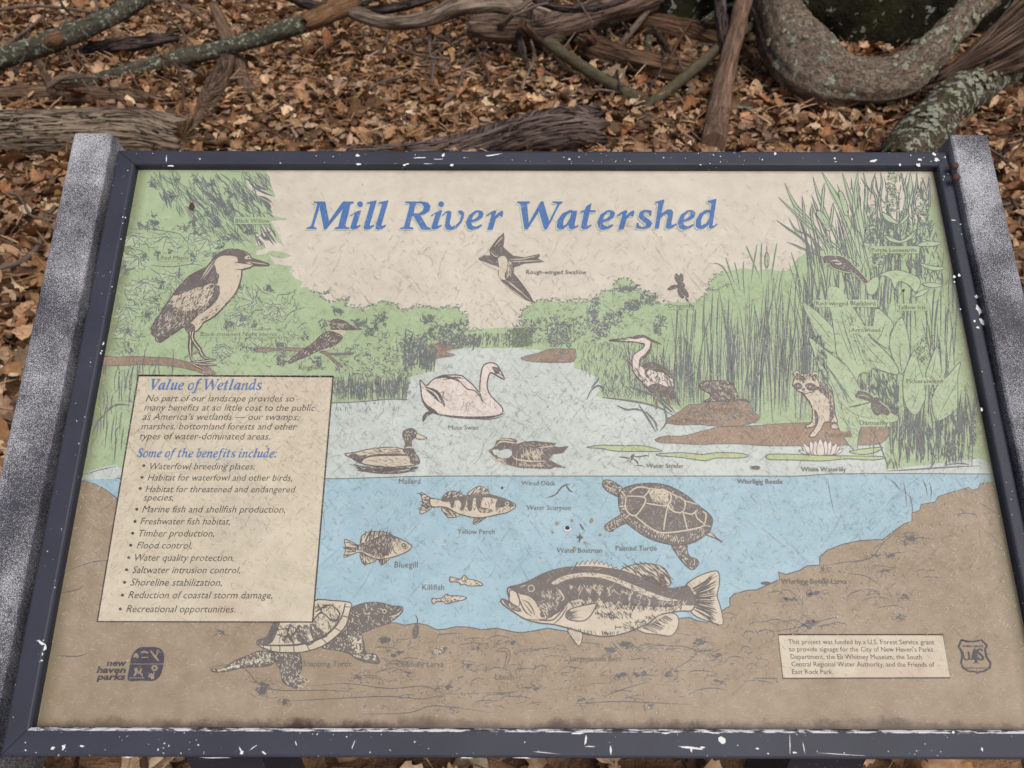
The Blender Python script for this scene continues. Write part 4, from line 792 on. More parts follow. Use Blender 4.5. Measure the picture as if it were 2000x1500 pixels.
a.dot(fM.p(1170, 380), 4.5, P_BOX); a.dot(fM.p(1170, 380), 2.6, P_INK); a.rib(fM('1285,375 1250,405 1200,415'), 1.8, P_BOX); a.flecks(fM('620,800 680,820 640,880 600,870'), 14, .6, 8, 1.4, P_BOX, .5)
a.build('snapping_turtle_drawing', panel, 'spiky-tailed turtle drawing half behind the text box')
# small creatures
a = Art(ZA)
a.poly(fM('1375,460 1395,480 1388,540 1365,560 1350,540 1358,490'), P_DARK)
for t in ('1380,465 1385,430 1370,400', '1382,465 1392,430', '1345,500 1400,505', '1345,520 1400,525', '1340,540 1400,545'): a.rib(fM(t), 1.3, P_INK)
a.build('larva_drawing', panel); a = Art(ZA); p = fM('1480,650 1510,615 1560,610 1580,620 1550,655 1500,665'); a.poly(p, P_DARK); a.flecks(p, 26, .8, 6, 1.2, P_BOX, .6); a.build('larva_drawing', panel)
a = Art(ZA); t = fN('115,778 150,765 185,768 205,800 192,860 170,908'); a.rib(t, 6.5, P_INK, .4, .3); a.rib(t, 4.2, P_MUD, .4, .3); a.build('leech_drawing', panel)
a = Art(ZA)
for t in ('580,1430 600,1430 560,1500', '590,1440 640,1445 700,1435 730,1440', '580,1450 620,1480 640,1510', '575,1460 520,1450 470,1445', '570,1470 510,1500', '590,1435 585,1475'): a.rib(fH(t), 1.7, P_INK)
a.dot(fH.p(585, 1445), 3, P_DARK); a.rib(fL('960,40 1000,40 1040,50'), 1.2, P_INK); a.build('water_strider_drawing', panel)
a = Art(ZA); a.dot(fO.p(255, 45), 8.5, P_DARK, 12, 4); a.line([fO.p(226+6*math.cos(i), 43+9*math.sin(i)) for i in range(6)], 1, P_INK); a.build('water_beetle_drawing', panel)
a = Art(ZA); a.dot(fO.p(318, 797), 10, P_BINK, 10, 3.4); a.build('beetle_larva_drawing', panel)
a = Art(ZA)
for t in ('200,315 280,290 330,230 370,205 410,200', '370,205 400,250 430,265', '330,230 360,215', '420,230 440,210'): a.rib(fL(t), 2.2, P_INK)
a.build('water_scorpion_drawing', panel)
a = Art(ZA)
for t in ('490,610 490,650 485,695', '455,655 490,650 520,655', '460,635 500,665', '515,640 470,690', '488,535 505,560 530,595'): a.rib(fL(t), 2.4, P_INK)
a.dot(fL.p(490, 650), 4, P_INK, 8); a.build('water_boatman_drawing', panel)

# ---------------------------------------------------------------- print: text box, lettering
ZT = Z(15)
a = Art(ZT); bx = fP('271,734 651,736 611,1215 191,1214'); a.poly(bx, P_BOX, False); a.line(bx, 3, P_TXT, False)
a.build('text_box', panel, 'cream printed text box with dark border')
a = Art(Z(16), 1e-6)
SH = .21
for t, x0, y0, x1 in (('No part of our landscape provides so', 285.6, 784.3, 575), ('many benefits at so little cost to the public', 282, 802.3, 615.6), ("as America\u2019s wetlands \u2014 our swamps,", 279, 820.3, 583), ('marshes, bottomland forests and other', 276, 839, 580), ('types of water-dominated areas.', 273, 858.5, 527.5),
    ('Waterfowl breeding places,', 292.5, 917, 497.5), ('Habitat for waterfowl and other birds,', 288.8, 938.8, 571), ('Habitat for threatened and endangered', 284.5, 961.5, 577.5), ('species,', 280.5, 978, 338.8), ('Marine fish and shellfish production,', 278, 1001, 557.5), ('Freshwater fish habitat,', 274.5, 1024.5, 450), ('Timber production,', 271, 1048, 418.8), ('Flood control,', 267.5, 1071.5, 375), ('Water quality protection,', 263, 1095.5, 457), ('Saltwater intrusion control,', 258.8, 1119.5, 469.5), ('Shoreline stabilization,', 255, 1144, 433.8), ('Reduction of coastal storm damage,', 251, 1168.5, 532.5), ('Recreational opportunities.', 247, 1195.8, 459.5)):
    a = Art(Z(16)); a.text(t, x0, y0, x1, P_TXT, SH, 0); a.build('text_line', panel)
for x, y in ((487, 40), (473, 130), (458, 218), (432, 380), (418, 475), (400, 567), (385, 660), (370, 757), (353, 852), (337, 950), (320, 1050), (303, 1158)): 
    a = Art(Z(16)); a.dot((160+x*.25, 900+y*.25), 3.2, P_TXT, 10, 2.9); a.build('bullet_mark', panel)
# title glyphs (drawn outlines; baseline 420, x-height 245, caps 163)
G = {}
def g(ch, t, *holes, dx=0, k=1.0, base=420):
    q = lambda s: [((float(p.split(',')[0])-dx)*k, (float(p.split(',')[1])-base)*k) for p in s.split()]
    G[ch] = [[q(t)]+[q(h) for h in holes]]
g('M', '158,163 265,163 300,345 428,163 530,163 526,178 500,186 452,385 458,400 490,405 486,420 350,420 354,406 384,398 425,235 272,422 252,422 210,215 158,392 164,403 185,407 182,420 88,420 92,407 118,400 134,385 190,190 183,180 155,177', dx=88)
g('i', '495,293 540,262 590,243 597,250 556,380 560,392 590,378 594,388 555,415 520,425 500,418 498,400 535,285 525,280 500,303', dx=495)
G['i'].append([[(93+27*math.cos(i*.5236), -232+27*math.sin(i*.5236)) for i in range(12)]])
g('l', '650,172 740,152 742,160 678,380 682,392 718,378 722,388 680,418 645,427 622,418 622,398 682,195 676,185 650,183', dx=622)
g('R', '1010,163 1160,163 1215,172 1243,205 1232,250 1190,280 1150,292 1210,395 1235,407 1250,412 1246,425 1180,428 1155,420 1085,300 1072,300 1048,390 1055,402 1085,408 1082,421 958,421 962,408 985,402 1000,388 1050,195 1045,183 1008,177', '1108,182 1085,272 1130,275 1170,250 1180,215 1165,188 1140,181', dx=958)
g('v', '1350,290 1380,258 1412,247 1438,260 1432,310 1420,370 1440,398 1475,385 1515,345 1528,295 1500,268 1498,250 1530,245 1555,265 1555,305 1530,360 1485,410 1430,430 1390,425 1375,395 1385,330 1395,275 1380,272 1358,298', dx=1350)
g('e', '1738,275 1725,312 1680,342 1620,358 1630,385 1665,398 1715,375 1722,386 1690,412 1625,432 1585,415 1570,360 1600,290 1660,248 1690,244 1722,252', '1625,335 1640,295 1668,265 1690,268 1685,300 1655,325', dx=1570)
g('r', '1758,292 1800,262 1840,245 1855,255 1843,300 1870,270 1905,250 1920,250 1912,305 1895,305 1885,295 1850,325 1820,425 1770,430 1772,418 1808,290 1798,283 1764,302', dx=1758)
K5 = .22/.21
g('W', '138,160 250,160 250,173 225,182 240,350 345,160 370,160 420,335 492,190 485,180 450,173 450,160 540,160 538,173 515,185 400,408 375,408 330,250 228,408 200,408 165,185 138,173', dx=138, k=K5, base=405)
g('a', '672,240 645,370 655,380 678,368 683,378 660,395 620,412 595,400 590,370 540,408 505,410 487,385 495,325 540,265 600,238 620,236 640,245', '545,375 548,330 575,280 610,260 615,270 600,320 570,365', dx=487, k=K5, base=405)
g('t', '770,190 797,175 785,238 835,238 830,258 780,258 755,365 765,378 795,365 798,376 755,405 720,410 703,395 706,370 728,260 695,260 700,245 735,238 750,205', dx=695, k=K5, base=405)
g('s', '1332,240 1325,285 1310,285 1300,260 1270,252 1255,265 1262,285 1310,320 1335,350 1318,385 1270,402 1210,400 1190,390 1198,345 1212,345 1220,372 1245,385 1275,375 1278,355 1230,318 1212,290 1225,250 1265,230 1300,232', dx=1190, k=K5, base=400)
g('h', '1360,160 1440,138 1442,148 1415,265 1470,228 1505,228 1522,250 1505,350 1508,368 1545,352 1550,365 1510,395 1475,402 1452,390 1472,290 1465,268 1435,280 1408,310 1392,398 1355,402 1357,390 1388,185 1380,172 1360,172', dx=1355, k=K5, base=400)
g('d', '1825,152 1905,133 1870,368 1878,378 1908,350 1912,362 1880,392 1850,402 1835,390 1838,362 1790,400 1745,402 1720,380 1722,325 1755,265 1810,232 1850,232 1860,185 1852,172 1826,165', '1768,372 1768,320 1790,275 1825,255 1845,262 1838,310 1810,355', dx=1720, k=K5, base=400)
g('V', '138,163 255,163 253,177 228,187 245,345 345,190 338,180 305,177 307,163 400,163 398,177 375,187 235,422 205,422 165,190 138,177', dx=138)
g('u', '0,290 40,258 85,245 95,252 65,365 75,390 110,370 140,250 195,245 160,372 166,385 195,370 200,380 160,415 125,425 112,410 116,388 70,425 25,428 8,405 15,365 38,285 30,278 6,300')
g('f', '235,170 222,200 200,185 170,195 155,245 205,245 200,265 148,265 105,420 75,490 25,505 -5,490 5,465 35,478 60,450 95,265 60,265 65,248 100,245 120,195 160,160 205,155', dx=40)
g('n', '0,295 40,260 82,245 92,252 80,300 130,248 165,245 185,262 160,372 168,385 200,370 203,380 165,415 130,425 112,410 132,310 128,285 95,300 70,335 48,422 0,425 32,290 25,283 5,305')
g('m', '0,295 40,260 82,245 92,252 80,300 125,248 158,245 176,262 170,300 215,248 250,245 270,262 245,372 253,385 285,370 288,380 250,415 215,425 197,410 217,310 213,285 185,300 160,335 138,422 90,425 122,310 118,285 92,300 70,335 48,422 0,425 32,290 25,283 5,305')
g('b', '20,172 108,152 80,262 125,243 165,250 180,290 165,350 120,405 60,428 10,410 50,195 42,185 20,183', '70,300 110,275 128,300 115,355 80,400 55,395')
g('c', '170,255 160,300 145,298 140,270 110,268 75,300 55,355 65,392 100,398 145,375 152,386 110,418 55,430 15,410 5,360 30,295 85,250 135,243')
G['S'] = [[[(x*1.2, y*1.5) for x, y in G['s'][0][0]]]]
def ell(cx, cy, rx, ry, n=16): return [(cx+rx*math.cos(i*6.2832/n)-.22*ry*math.sin(i*6.2832/n), cy+ry*math.sin(i*6.2832/n)) for i in range(n)]
G['o'] = [[ell(92, -83, 84, 93), ell(95, -83, 42, 68)]]; G[':'] = [[ell(30, -25, 26, 26)], [ell(60, -150, 26, 26)]]
def glyph(a, ch, f, mat):
    for loops in G[ch]:
        L = [[f(x, y) for x, y in l] for l in loops]
        a.poly(L[0], mat, False, L[1:])
def width(ch): return max(x for l in G[ch] for x, _ in l[0])
TP = [('M', 598.5), ('i', 684), ('l', 710.6), ('l', 733.5), ('R', 781.2), ('i', 842.2), ('v', 863.5), ('e', 909.7), ('r', 949.2), ('W', 1010.4), ('a', 1087.1), ('t', 1132.9), ('e', 1166), ('r', 1204.8), ('s', 1241.8), ('h', 1278.1), ('e', 1323.2), ('d', 1358.4)]
a = Art(Z(13))
for off, mat in (((-2.2, 1.8), P_GLOW), ((0, 0), P_TITLE)):
    for ch, x0 in TP:
        base = 448.2 - max(0, x0-940)*.0014
        glyph(a, ch, lambda x, y: (x0+x*.21+off[0], base+y*.21+off[1]), mat)
a.build('title_lettering', panel, 'large blue italic title lettering')
a = Art(Z(16))
for txt, x0, yb, x1, hh in (('Value of Wetlands', 293, 762, 511, 21.5), ('Some of the benefits include:', 268, 893.5, 541, 17.5)):
    adv = []; x = 0
    for ch in txt:
        if ch == ' ': x += 95; continue
        adv.append((ch, x)); x += width(ch)+(6 if ch not in 'VWf' else -34)
    a = Art(Z(16)); tot = adv[-1][1]+width(adv[-1][0]); A = uv(x0, yb); B = uv(x1, yb); k = (B[0]-A[0])/tot
    C = uv(x0, yb-hh); kv = (C[1]-A[1])/257
    for ch, gx in adv:
        for loops in G[ch]:
            L = [[(A[0]+(gx+px_)*k, A[1]-py_*kv) for px_, py_ in l] for l in loops]
            tri = tessellate_polygon([[Vector((p[0]*1000, p[1]*1000, 0)) for p in l] for l in L]); a.put([p for l in L for p in l], tri, P_HEAD, None, True)
    a.build('heading_lettering', panel)
for t, x0, y0, x1 in (('Black Willow', 460, 435.6, 527), ('Red Maple', 314, 508, 369), ('Black-crowned Night Heron', 392, 657, 540), ('Kingfisher', 584, 722, 637), ('Rough-winged Swallow', 1028, 535.6, 1146), ('Dragonfly', 1305.6, 602, 1357), ('Red-winged Blackbird', 1594, 597, 1710), ('Purple Loosestrife', 1702.5, 492.5, 1790), ('Yellow Iris', 1752.5, 604.5, 1807.5), ('Arrowhead', 1662.5, 648.8, 1719), ('Pickerelweed', 1770.5, 749, 1841), ('Damselfly', 1679, 830.5, 1734), ('Raccoon', 1613.8, 853, 1660), ('White Waterlily', 1565, 920.8, 1652.5), ('Muskrat', 1385, 804, 1431), ('Great Blue Heron', 1302, 826, 1401), ('Mute Swan', 876, 839.5, 934), ('Mallard', 779, 945, 821), ('Wood Duck', 1018.8, 948, 1085), ('Yellow Perch', 893.8, 1043, 966), ('Water Scorpion', 1028.8, 996, 1115), ('Bluegill', 770.6, 1108.6, 816), ('Killifish', 825, 1152.3, 867.7), ('Water Strider', 1262.6, 914, 1336), ('Whirligig Beetle', 1440, 945, 1529), ('Water Boatman', 1087.8, 1079.4, 1176), ('Painted Turtle', 1202.9, 1075.5, 1283), ('Snapping Turtle', 592, 1301.4, 688), ('Caddisfly Larva', 773.5, 1302.6, 866.5), ('Leech', 967, 1327.4, 1003.7), ('Largemouth Bass', 1113.7, 1291.5, 1213), ('Whirligig Beetle Larva', 1526, 1140, 1653.5)):
    a = Art(Z(11.2))
    if t in ('Black Willow', 'Red Maple', 'Purple Loosestrife', 'Yellow Iris', 'Red-winged Blackbird', 'Pickerelweed', 'Arrowhead', 'Damselfly', 'Black-crowned Night Heron', 'Dragonfly'):
        a.poly([(x0-3, y0-11), (x1+3, y0-11), (x1+3, y0+3), (x0-3, y0+3)], P_LEAF if t in ('Arrowhead', 'Pickerelweed', 'Damselfly', 'Red-winged Blackbird') else P_GREEN, False)
    elif t in ('Muskrat', 'Great Blue Heron', 'Raccoon'):
        a.poly([(x0-2, y0-10), (x1+2, y0-10), (x1+2, y0+2), (x0-2, y0+2)], P_MUD, False)
    a.z0 = Z(15.5); a.text(t, x0, y0, x1, P_CAP, 0.0, 0); a.build('caption', panel)
# credits
a = Art(Z(14)); bx = [fT.p(*q) for q in ((82, 82), (1420, 82), (1478, 432), (120, 437))]; a.poly(bx, P_BOX, False); a.line(bx, 2, P_TXT, False)
a.build('credit_box', panel)
a = Art(Z(16))
for t, x0, y0, x1 in (('This project was funded by a U.S. Forest Service grant', 1539.6, 1258, 1824), ('to provide signage for the City of New Haven\u2019s Parks', 1541, 1272.3, 1821.6), ('Department, the Eli Whitney Museum, the South', 1544, 1287, 1800), ('Central Regional Water Authority, and the Friends of', 1545.6, 1301.6, 1824.5), ('East Rock Park.', 1547, 1316.5, 1627)):
    a = Art(Z(16)); a.text(t, x0, y0, x1, P_TXT, 0, .0); a.build('credit_line', panel)
# park emblem
a = Art(Z(14))
for t, x0, y0, x1 in (('new', 209, 1300.5, 247), ('haven', 189, 1314, 246), ('parks', 189.5, 1327.5, 244.5)): a.text(t, x0, y0, x1, P_EMB, .12, .03, .0078)
em = fQ('940,858 950,770 962,700 985,650 1025,618 1085,614 1150,616 1192,640 1205,690 1195,760 1180,815 1150,850 1115,862 1030,860'); a.poly(em, P_EMB)
for t, w in (('948,738 1205,738', 1.2), ('1105,640 1135,680 1165,715', 3.2), ('1160,650 1140,690', 2.2), ('985,690 1000,665 1012,695', 4), ('1035,655 1060,648 1090,658', 3), ('1040,690 1090,690', 2), ('990,770 1000,800 985,825', 3), ('1000,765 1020,810', 3), ('1040,770 1030,800 1050,820', 3), ('950,840 1060,840', 1.5), ('1130,790 1128,850', 2), ('1095,835 1110,815 1120,848', 5)): a.rib(fQ(t), w, P_BED, .7, .7)
for k in range(6): a.dot(fQ.p(1135+17*math.cos(k*1.047), 768+15*math.sin(k*1.047)), 2.3, P_BED, 8)
a.dot(fQ.p(1135, 768), 1.7, P_EMB, 8); a.dot(fQ.p(1160, 645), 3.2, P_BED, 10); a.dot(fQ.p(1160, 645), 1.8, P_EMB, 8); a.build('park_emblem', panel)
# forest shield
a = Art(Z(14)); sh = fT('1570,125 1620,137 1680,138 1735,125 1780,170 1765,200 1775,260 1808,310 1805,350 1760,378 1715,385 1705,398 1690,382 1630,378 1585,350 1570,310 1580,250 1570,210 1550,180'); a.line(sh, 2.6, P_EMB, False)
a.text('U', 1500+1588*.24, 1220+290*.24, 1500+1648*.24, P_EMB, 0, .01); a.text('S', 1500+1708*.24, 1220+290*.24, 1500+1762*.24, P_EMB, 0, .01)
for k in range(5): a.poly([fT.p(1680, 190+k*18), fT.p(1664-k*6, 222+k*16), fT.p(1700+k*5, 222+k*16)], P_EMB, False)
a.rib([fT.p(1690, 285), fT.p(1692, 312)], 3, P_EMB, 1, 1); a.rib([fT.p(1668, 315), fT.p(1692, 308), fT.p(1714, 315)], 1.6, P_EMB)
a.text('FOREST SERVICE', 1500+1588*.24, 1220+184*.24, 1500+1752*.24, P_EMB, 0, .01); a.text('DEPARTMENT OF AGRICULTURE', 1500+1600*.24, 1220+358*.24, 1500+1790*.24, P_EMB, 0, .01)
a.build('shield_emblem', panel)

# ---------------------------------------------------------------- wear on the pane
a = Art(Z(22.5), 3e-5, 1.0); a.lock(True)
full = [(LX(340), 342), (RX(340), 342), (RX(1415), 1410), (LX(1410), 1405)]
ceny = (640, 1000)
def scratch(n, lo, hi, w, mat):
    for _ in range(n):
        y = random.triangular(345, 1405, 760); x = LX(y)+random.random()*(RX(y)-LX(y)); an = random.choice((.75, 2.35, .95, 2.1, random.uniform(0, 3.14)))+random.gauss(0, .12)
        l = random.uniform(lo, hi)/2; d = (math.cos(an)*l, math.sin(an)*l*.9); b = random.uniform(-.15, .15)*l
        p = [(x-d[0], y-d[1]), (x-d[1]/l*b, y+d[0]/l*b), (x+d[0], y+d[1])]
        if all(LX(q[1])+2 < q[0] < RX(q[1])-2 and 340 < q[1] < 1412 for q in p): a.rib(p, w*random.uniform(.6, 1.3), mat, .3, .3, False)
scratch(11000, 5, 15, .40, SCR_L); scratch(12000, 5, 16, .40, SCR_D); scratch(500, 25, 75, .40, SCR_D); scratch(140, 20, 60, .34, SCR_L)
for _ in range(320):
    y = random.uniform(345, 1400); x = LX(y)+random.random()*(RX(y)-LX(y)); a.dot((x, y), random.uniform(.5, 1.2), SCR_L if random.random() < .7 else SCR_D, 6, None, .3)
a.build('surface_scratches', panel, 'fine pale and dark scratches over the print', 'stuff')
def spot(x, y, r, m, ry=None, jit=.35, nm='rust_spot'):
    a = Art(Z(24)); a.dot((x, y), r, m, 9, ry, jit); a.build(nm, panel)
for x, y, r in ((1118, 1017, 2.4), (1122, 1072, 4), (1156, 1017, 3.4), (1089, 1022, 3), (1173, 1045, 2.4), (1143, 1060, 2.6), (1080, 1040, 2)): spot(x, y, r, RUST, r*1.3)
a = Art(Z(24)); a.dot((1108, 1033), 6.5, WCHIP, 9, 5.5, .2); a.dot((1108, 1031.5), 4.6, DIRT, 9, 3.6, .2); a.build('puncture_mark', panel)
for x, y, r in ((981, 953, 2.2), (376, 405, 6), (1764, 568, 2)): spot(x, y, r, DIRT, r*1.15, .35, 'dirt_spot')
# paint chips on the frame
a = Art(FH+8e-5, 5e-5); a.lock(True)
def chip(px, py, rx, ry=None, rot=0):
    ry = ry or rx; n = 11; c = uv(px, py, FH); k = .914/1760*(1.12-(py-300)/1180*.24); pts = []
    for i in range(n):
        q = random.uniform(.45, 1.1); x, y = rx*q*math.cos(i*6.2832/n), ry*q*math.sin(i*6.2832/n)
        pts.append((c[0]+(x*math.cos(rot)-y*math.sin(rot))*k, c[1]-(x*math.sin(rot)+y*math.cos(rot))*k))
    a.put(pts, [tuple(range(n))], WCHIP, None, True)
def inframe(px, py):
    u, v = uv(px, py, FH); o = (-tl+.002 < u < PW+tr-.002) and (-tb+.002 < v < PH+tt-.002); i = (-.004 < u < PW+.004) and (-.004 < v < PH+.004); return o and not i
for c in ((699, 304, 5, 4), (700, 321, 6, 3), (820, 308, 16, 1.4, -.05), (866, 303, 6, 3, -.8), (963, 303, 22, 1.6, -.15), (883, 322, 5, 3.5), (791, 322, 8, 3, -.4), (856, 311, 14, 1, 0), (837, 320, 14, .8, 0), (325, 310, 1.2, 10, -.15), (334, 324, 8, 2), (907, 308, 3, 1),
          (1514, 300, 3, 4), (1630, 309, 3, 3), (1632, 316, 3, 1), (1664, 311, 1.5, 2.5), (1705, 314, 9, 4, -.2), (1758, 322, 2.5, 4), (1796, 312, 5, 4), (1794, 322, 4.5, 5), (1825, 301, 6, 3.4, .7), (1830, 312, 6, 5), (1846, 307, 1.5, 3), (1112, 311, 2.5, 2), (1368, 322, 2, 2), (1489, 312, 1.6, 2), (1296, 308, 2, 1.6), (1230, 315, 1.6, 1.6),
          (1864, 541, 3, 4), (1873, 538, 4, 5, .5), (1864, 551, 2, 2), (1912, 606, 5, 14, -.2), (1918, 628, 5, 9, -.3), (1903, 627, 2.4, 3), (1876, 604, 2, 2), (1907, 579, 4, 4), (1910, 640, 4, 3), (1917, 800, 2.4, 4), (1862, 430, 7, 1, .05), (1876, 438, 3, 1), (1844, 345, 1, 2.5), (1842, 351, 1, 2),
          (236, 467, 1.4, 2), (240, 424, 1.5, 2), (245, 425, 1.2, 2), (240, 436, 1.2, 1.6), (250, 333, 1.5, 1.5), (219, 560, 1.4, 1.6), (197, 690, 2, 3), (202, 671, 2, 4), (199, 685, 2, 2),
          (80, 1255, 11, 3, .5), (88, 1265, 3, 7), (82, 1290, 4, 2), (103, 1461, 5, 4), (125, 1459, 5, 6), (160, 1457, 5, 2), (309, 1464, 2, 2), (50, 1465, 2, 2), (83, 1278, 1.5, 4),
          (470, 1465, 1.6, 9, -.5), (472, 1470, 4, 4), (495, 1460, 10, 1, -.6), (515, 1470, 6, 2, .5), (578, 1452, 1, 6, -.4), (690, 1455, 1, 14, .35), (1144, 1446, 2, 11, .2), (1128, 1432, 14, 2), (1152, 1458, 12, 1.2), (1193, 1466, 2, 10), (1345, 1460, 28, 2.6, .1), (1350, 1464, 3, 5), (1410, 1446, 10, 8), (1385, 1430, 22, 2, .15), (1372, 1460, 6, 2.4), (1480, 1462, 4, 2), (1570, 1460, 1, 18, -.1), (1640, 1473, 50, .8, .06), (1543, 1455, 1, 20, .1), (1300, 1432, 8, 2), (1862, 1430, 4, 3), (1918, 1463, 3, 4), (1065, 1470, 30, .8, .08), (1552, 1470, 5, 2), (1500, 1472, 3, 1.4), (910, 1480, 14, 1), (1020, 1480, 20, 1), (420, 1480, 30, 1.2), (250, 1479, 14, 1.3)):
    chip(*c)
for _ in range(200):                                 # tiny flecks along worn inner edges
    m = random.random()
    if m < .42: x, y = random.uniform(80, 2030), 1424+abs(random.gauss(0, 5))+2
    elif m < .72: x, y = random.uniform(900, 1600), 326-abs(random.gauss(0, 10))
    elif m < .86: y = random.uniform(900, 1400); x = LX(y)-6-abs(random.gauss(0, 8))
    else: y = random.uniform(400, 1200); x = RX(y)+8+abs(random.gauss(0, 10))
    if inframe(x, y): chip(x, y, random.uniform(.4, 1.1), random.uniform(.4, 1.1))
a.build('paint_chips', rails[0], 'white chips where the grey paint is worn', 'stuff')

# ================================================================= GROUND
def gz(x, y):
    b = .018*np.sin(2.1*x+.7)+.016*np.sin(1.7*y-1.1*x)+.010*np.sin(4.3*x+3.7*y)
    return b + np.maximum(0, y-5.6)*.10*np.clip((30-y)/20, 0, 1)
def soil_mat():
    t = NT('dark_woodland_soil'); c = t.coord()
    n = t.noise(c, 9, 5, .7); m = t.noise(c, 40, 4, .7)
    vo = t.new('ShaderNodeTexVoronoi', Scale=13.0); t.link(c, vo.inputs['Vector'])
    a = t.mix(t.ramp(t.mix(.5, n, m), (.35, 0.0), (.65, 1.0)), S(78, 60, 48), S(128, 102, 80))
    a = t.mix(.55, a, t.ramp(vo.outputs['Color'], (.2, S(84, 62, 46)), (.5, S(140, 102, 72)), (.8, S(178, 142, 110))))
    t.bump(m, .8, .03); return t.out(a, .95, .1)
xs = np.concatenate([-np.geomspace(4.6, 90, 12)[::-1], np.linspace(-4.5, 4.5, 80), np.geomspace(4.6, 90, 12)])
ys = np.concatenate([-np.geomspace(.5, 60, 10)[::-1], np.linspace(-.4, 9, 84), np.geomspace(9.2, 120, 14)])
X, Y = np.meshgrid(xs, ys); Zg = gz(X, Y)
V = np.stack([X, Y, Zg], -1).reshape(-1, 3).tolist(); nx = len(xs)
F = [(j*nx+i, j*nx+i+1, (j+1)*nx+i+1, (j+1)*nx+i) for j in range(len(ys)-1) for i in range(nx-1)]
tag(mesh_obj('ground', V, F, soil_mat(), None, None, True), None, None, None, 'structure')

# ---- leaves
def leaf_template(kind, curl, cup, seed):
    r = random.Random(seed); N = 12; V = []; F = []
    for i in range(N+1):
        t = i/N
        if kind == 0: w = .27*math.sin(math.pi*min(1, t*.96+.03))**.6*(1 if i % 3 == 1 else (.9 if i % 3 == 2 else .6))*(1.15-.3*abs(t-.6))   # lobed oak
        elif kind == 1: w = .24*math.sin(math.pi*min(1, t*.97+.015))**.8                                   # oval beech
        else: w = .40*math.sin(math.pi*min(1, t*.95+.03))**.7*(1 if i in (3, 4, 7, 8) else .78)             # broad
        if i == 0: w = .012
        z = curl*(t-.5)**2 + .02*math.sin(7*t+seed)
        y = t-.5
        sh = .03*math.sin(3*t+seed)
        V += [(sh-w, y+(.05 if kind != 1 and i % 3 == 1 else 0), z+cup*w*1.3+r.uniform(-.02, .02)), (sh, y, z), (sh+w, y+(.05 if kind != 1 and i % 3 == 1 else 0), z+cup*w*1.3*r.uniform(.2, 1.3))]
    for i in range(N):
        b = i*3; F += [(b, b+1, b+4, b+3), (b+1, b+2, b+5, b+4)]
    return np.array(V), np.array(F)
TEMPL = [leaf_template(k, c, u, i) for i, (k, c, u) in enumerate([(0, .5, .5), (0, -.6, .9), (0, .9, -.4), (1, .4, .6), (1, -.7, -.8), (2, .5, .5), (2, -.5, .8), (0, 1.3, 1.1), (1, 1.2, .9), (0, .15, .2), (2, .1, .25), (1, .1, .2)])]
PAL = np.array([S(184, 146, 114)[:3], S(160, 120, 88)[:3], S(202, 170, 140)[:3], S(128, 96, 72)[:3], S(192, 160, 132)[:3], S(100, 76, 60)[:3], S(162, 136, 114)[:3], S(218, 194, 166)[:3], S(156, 108, 76)[:3], S(138, 118, 102)[:3], S(152, 118, 78)[:3]])
PP = np.array([.16, .17, .11, .14, .10, .08, .08, .04, .06, .03, .03]); PP /= PP.sum()
def leaf_mat():
    t = NT('dead_leaf'); at = t.new('ShaderNodeAttribute', attribute_name='leaf_color'); c = t.coord()
    n = t.noise(c, 55, 3, .6)
    a = t.mix(t.ramp(n, (.3, 0.0), (.7, 1.0)), t.mix(1.0, at.outputs[0], (.62, .58, .55, 1), 'MULTIPLY'), t.mix(1.0, at.outputs[0], (1.18, 1.15, 1.1, 1), 'MULTIPLY'))
    return t.out(a, .75, .25)
LEAF = leaf_mat()
def leaves(name, pos, size, tilt, lift, colr, kinds=None):
    VV = []; FF = []; CC = []; b = 0
    for i in range(len(pos)):
        tv, tf = TEMPL[RNG.integers(len(TEMPL)) if kinds is None else kinds]
        a, tx, ty = RNG.uniform(0, 6.283), RNG.normal(0, tilt), RNG.normal(0, tilt)
        ca, sa = math.cos(a), math.sin(a); cx, sx_ = math.cos(tx), math.sin(tx); cy, sy = math.cos(ty), math.sin(ty)
        Rm = np.array([[ca, -sa, 0], [sa, ca, 0], [0, 0, 1]]) @ np.array([[1, 0, 0], [0, cx, -sx_], [0, sx_, cx]]) @ np.array([[cy, 0, sy], [0, 1, 0], [-sy, 0, cy]])
        v = (tv*[size[i]*RNG.uniform(.75, 1.25), size[i], size[i]]) @ Rm.T
        v[:, 2] -= np.percentile(v[:, 2], 25)*.8
        v += pos[i]+np.array([0, 0, lift[i]])
        cc = np.repeat(np.append(colr[i], 1)[None], len(v), 0); cc[1::3, :3] *= 1.14
        VV.append(v); FF.append(tf+b); CC.append(cc); b += len(v)
    VV = np.concatenate(VV); FF = np.concatenate(FF); CC = np.concatenate(CC)
    me = bpy.data.meshes.new(name)
    me.vertices.add(len(VV)); me.vertices.foreach_set('co', VV.ravel())
    me.loops.add(len(FF)*4); me.loops.foreach_set('vertex_index', FF.ravel())
    me.polygons.add(len(FF)); me.polygons.foreach_set('loop_start', np.arange(len(FF))*4)
    me.polygons.foreach_set('use_smooth', np.ones(len(FF), bool))
    at = me.attributes.new('leaf_color', 'FLOAT_COLOR', 'POINT'); at.data.foreach_set('color', CC.ravel())
    me.materials.append(LEAF); me.update(calc_edges=True); me.validate()
    o = bpy.data.objects.new(name, me); col.objects.link(o); return o
def spread(N):
    ly = RNG.uniform(0, 1, N*3)**.62*8.8+.25; lx = RNG.uniform(-1, 1, N*3)*(.95*ly+3.2)
    keep = RNG.uniform(0, 1, N*3) < np.clip(1.0-.05*ly, .4, 1)*np.where(np.abs(lx) > .8*ly+.8, .55, 1); lx, ly = lx[keep][:N], ly[keep][:N]
    return np.stack([lx, ly, gz(lx, ly)], -1)
NL = 46000
pos = spread(NL); n = len(pos)
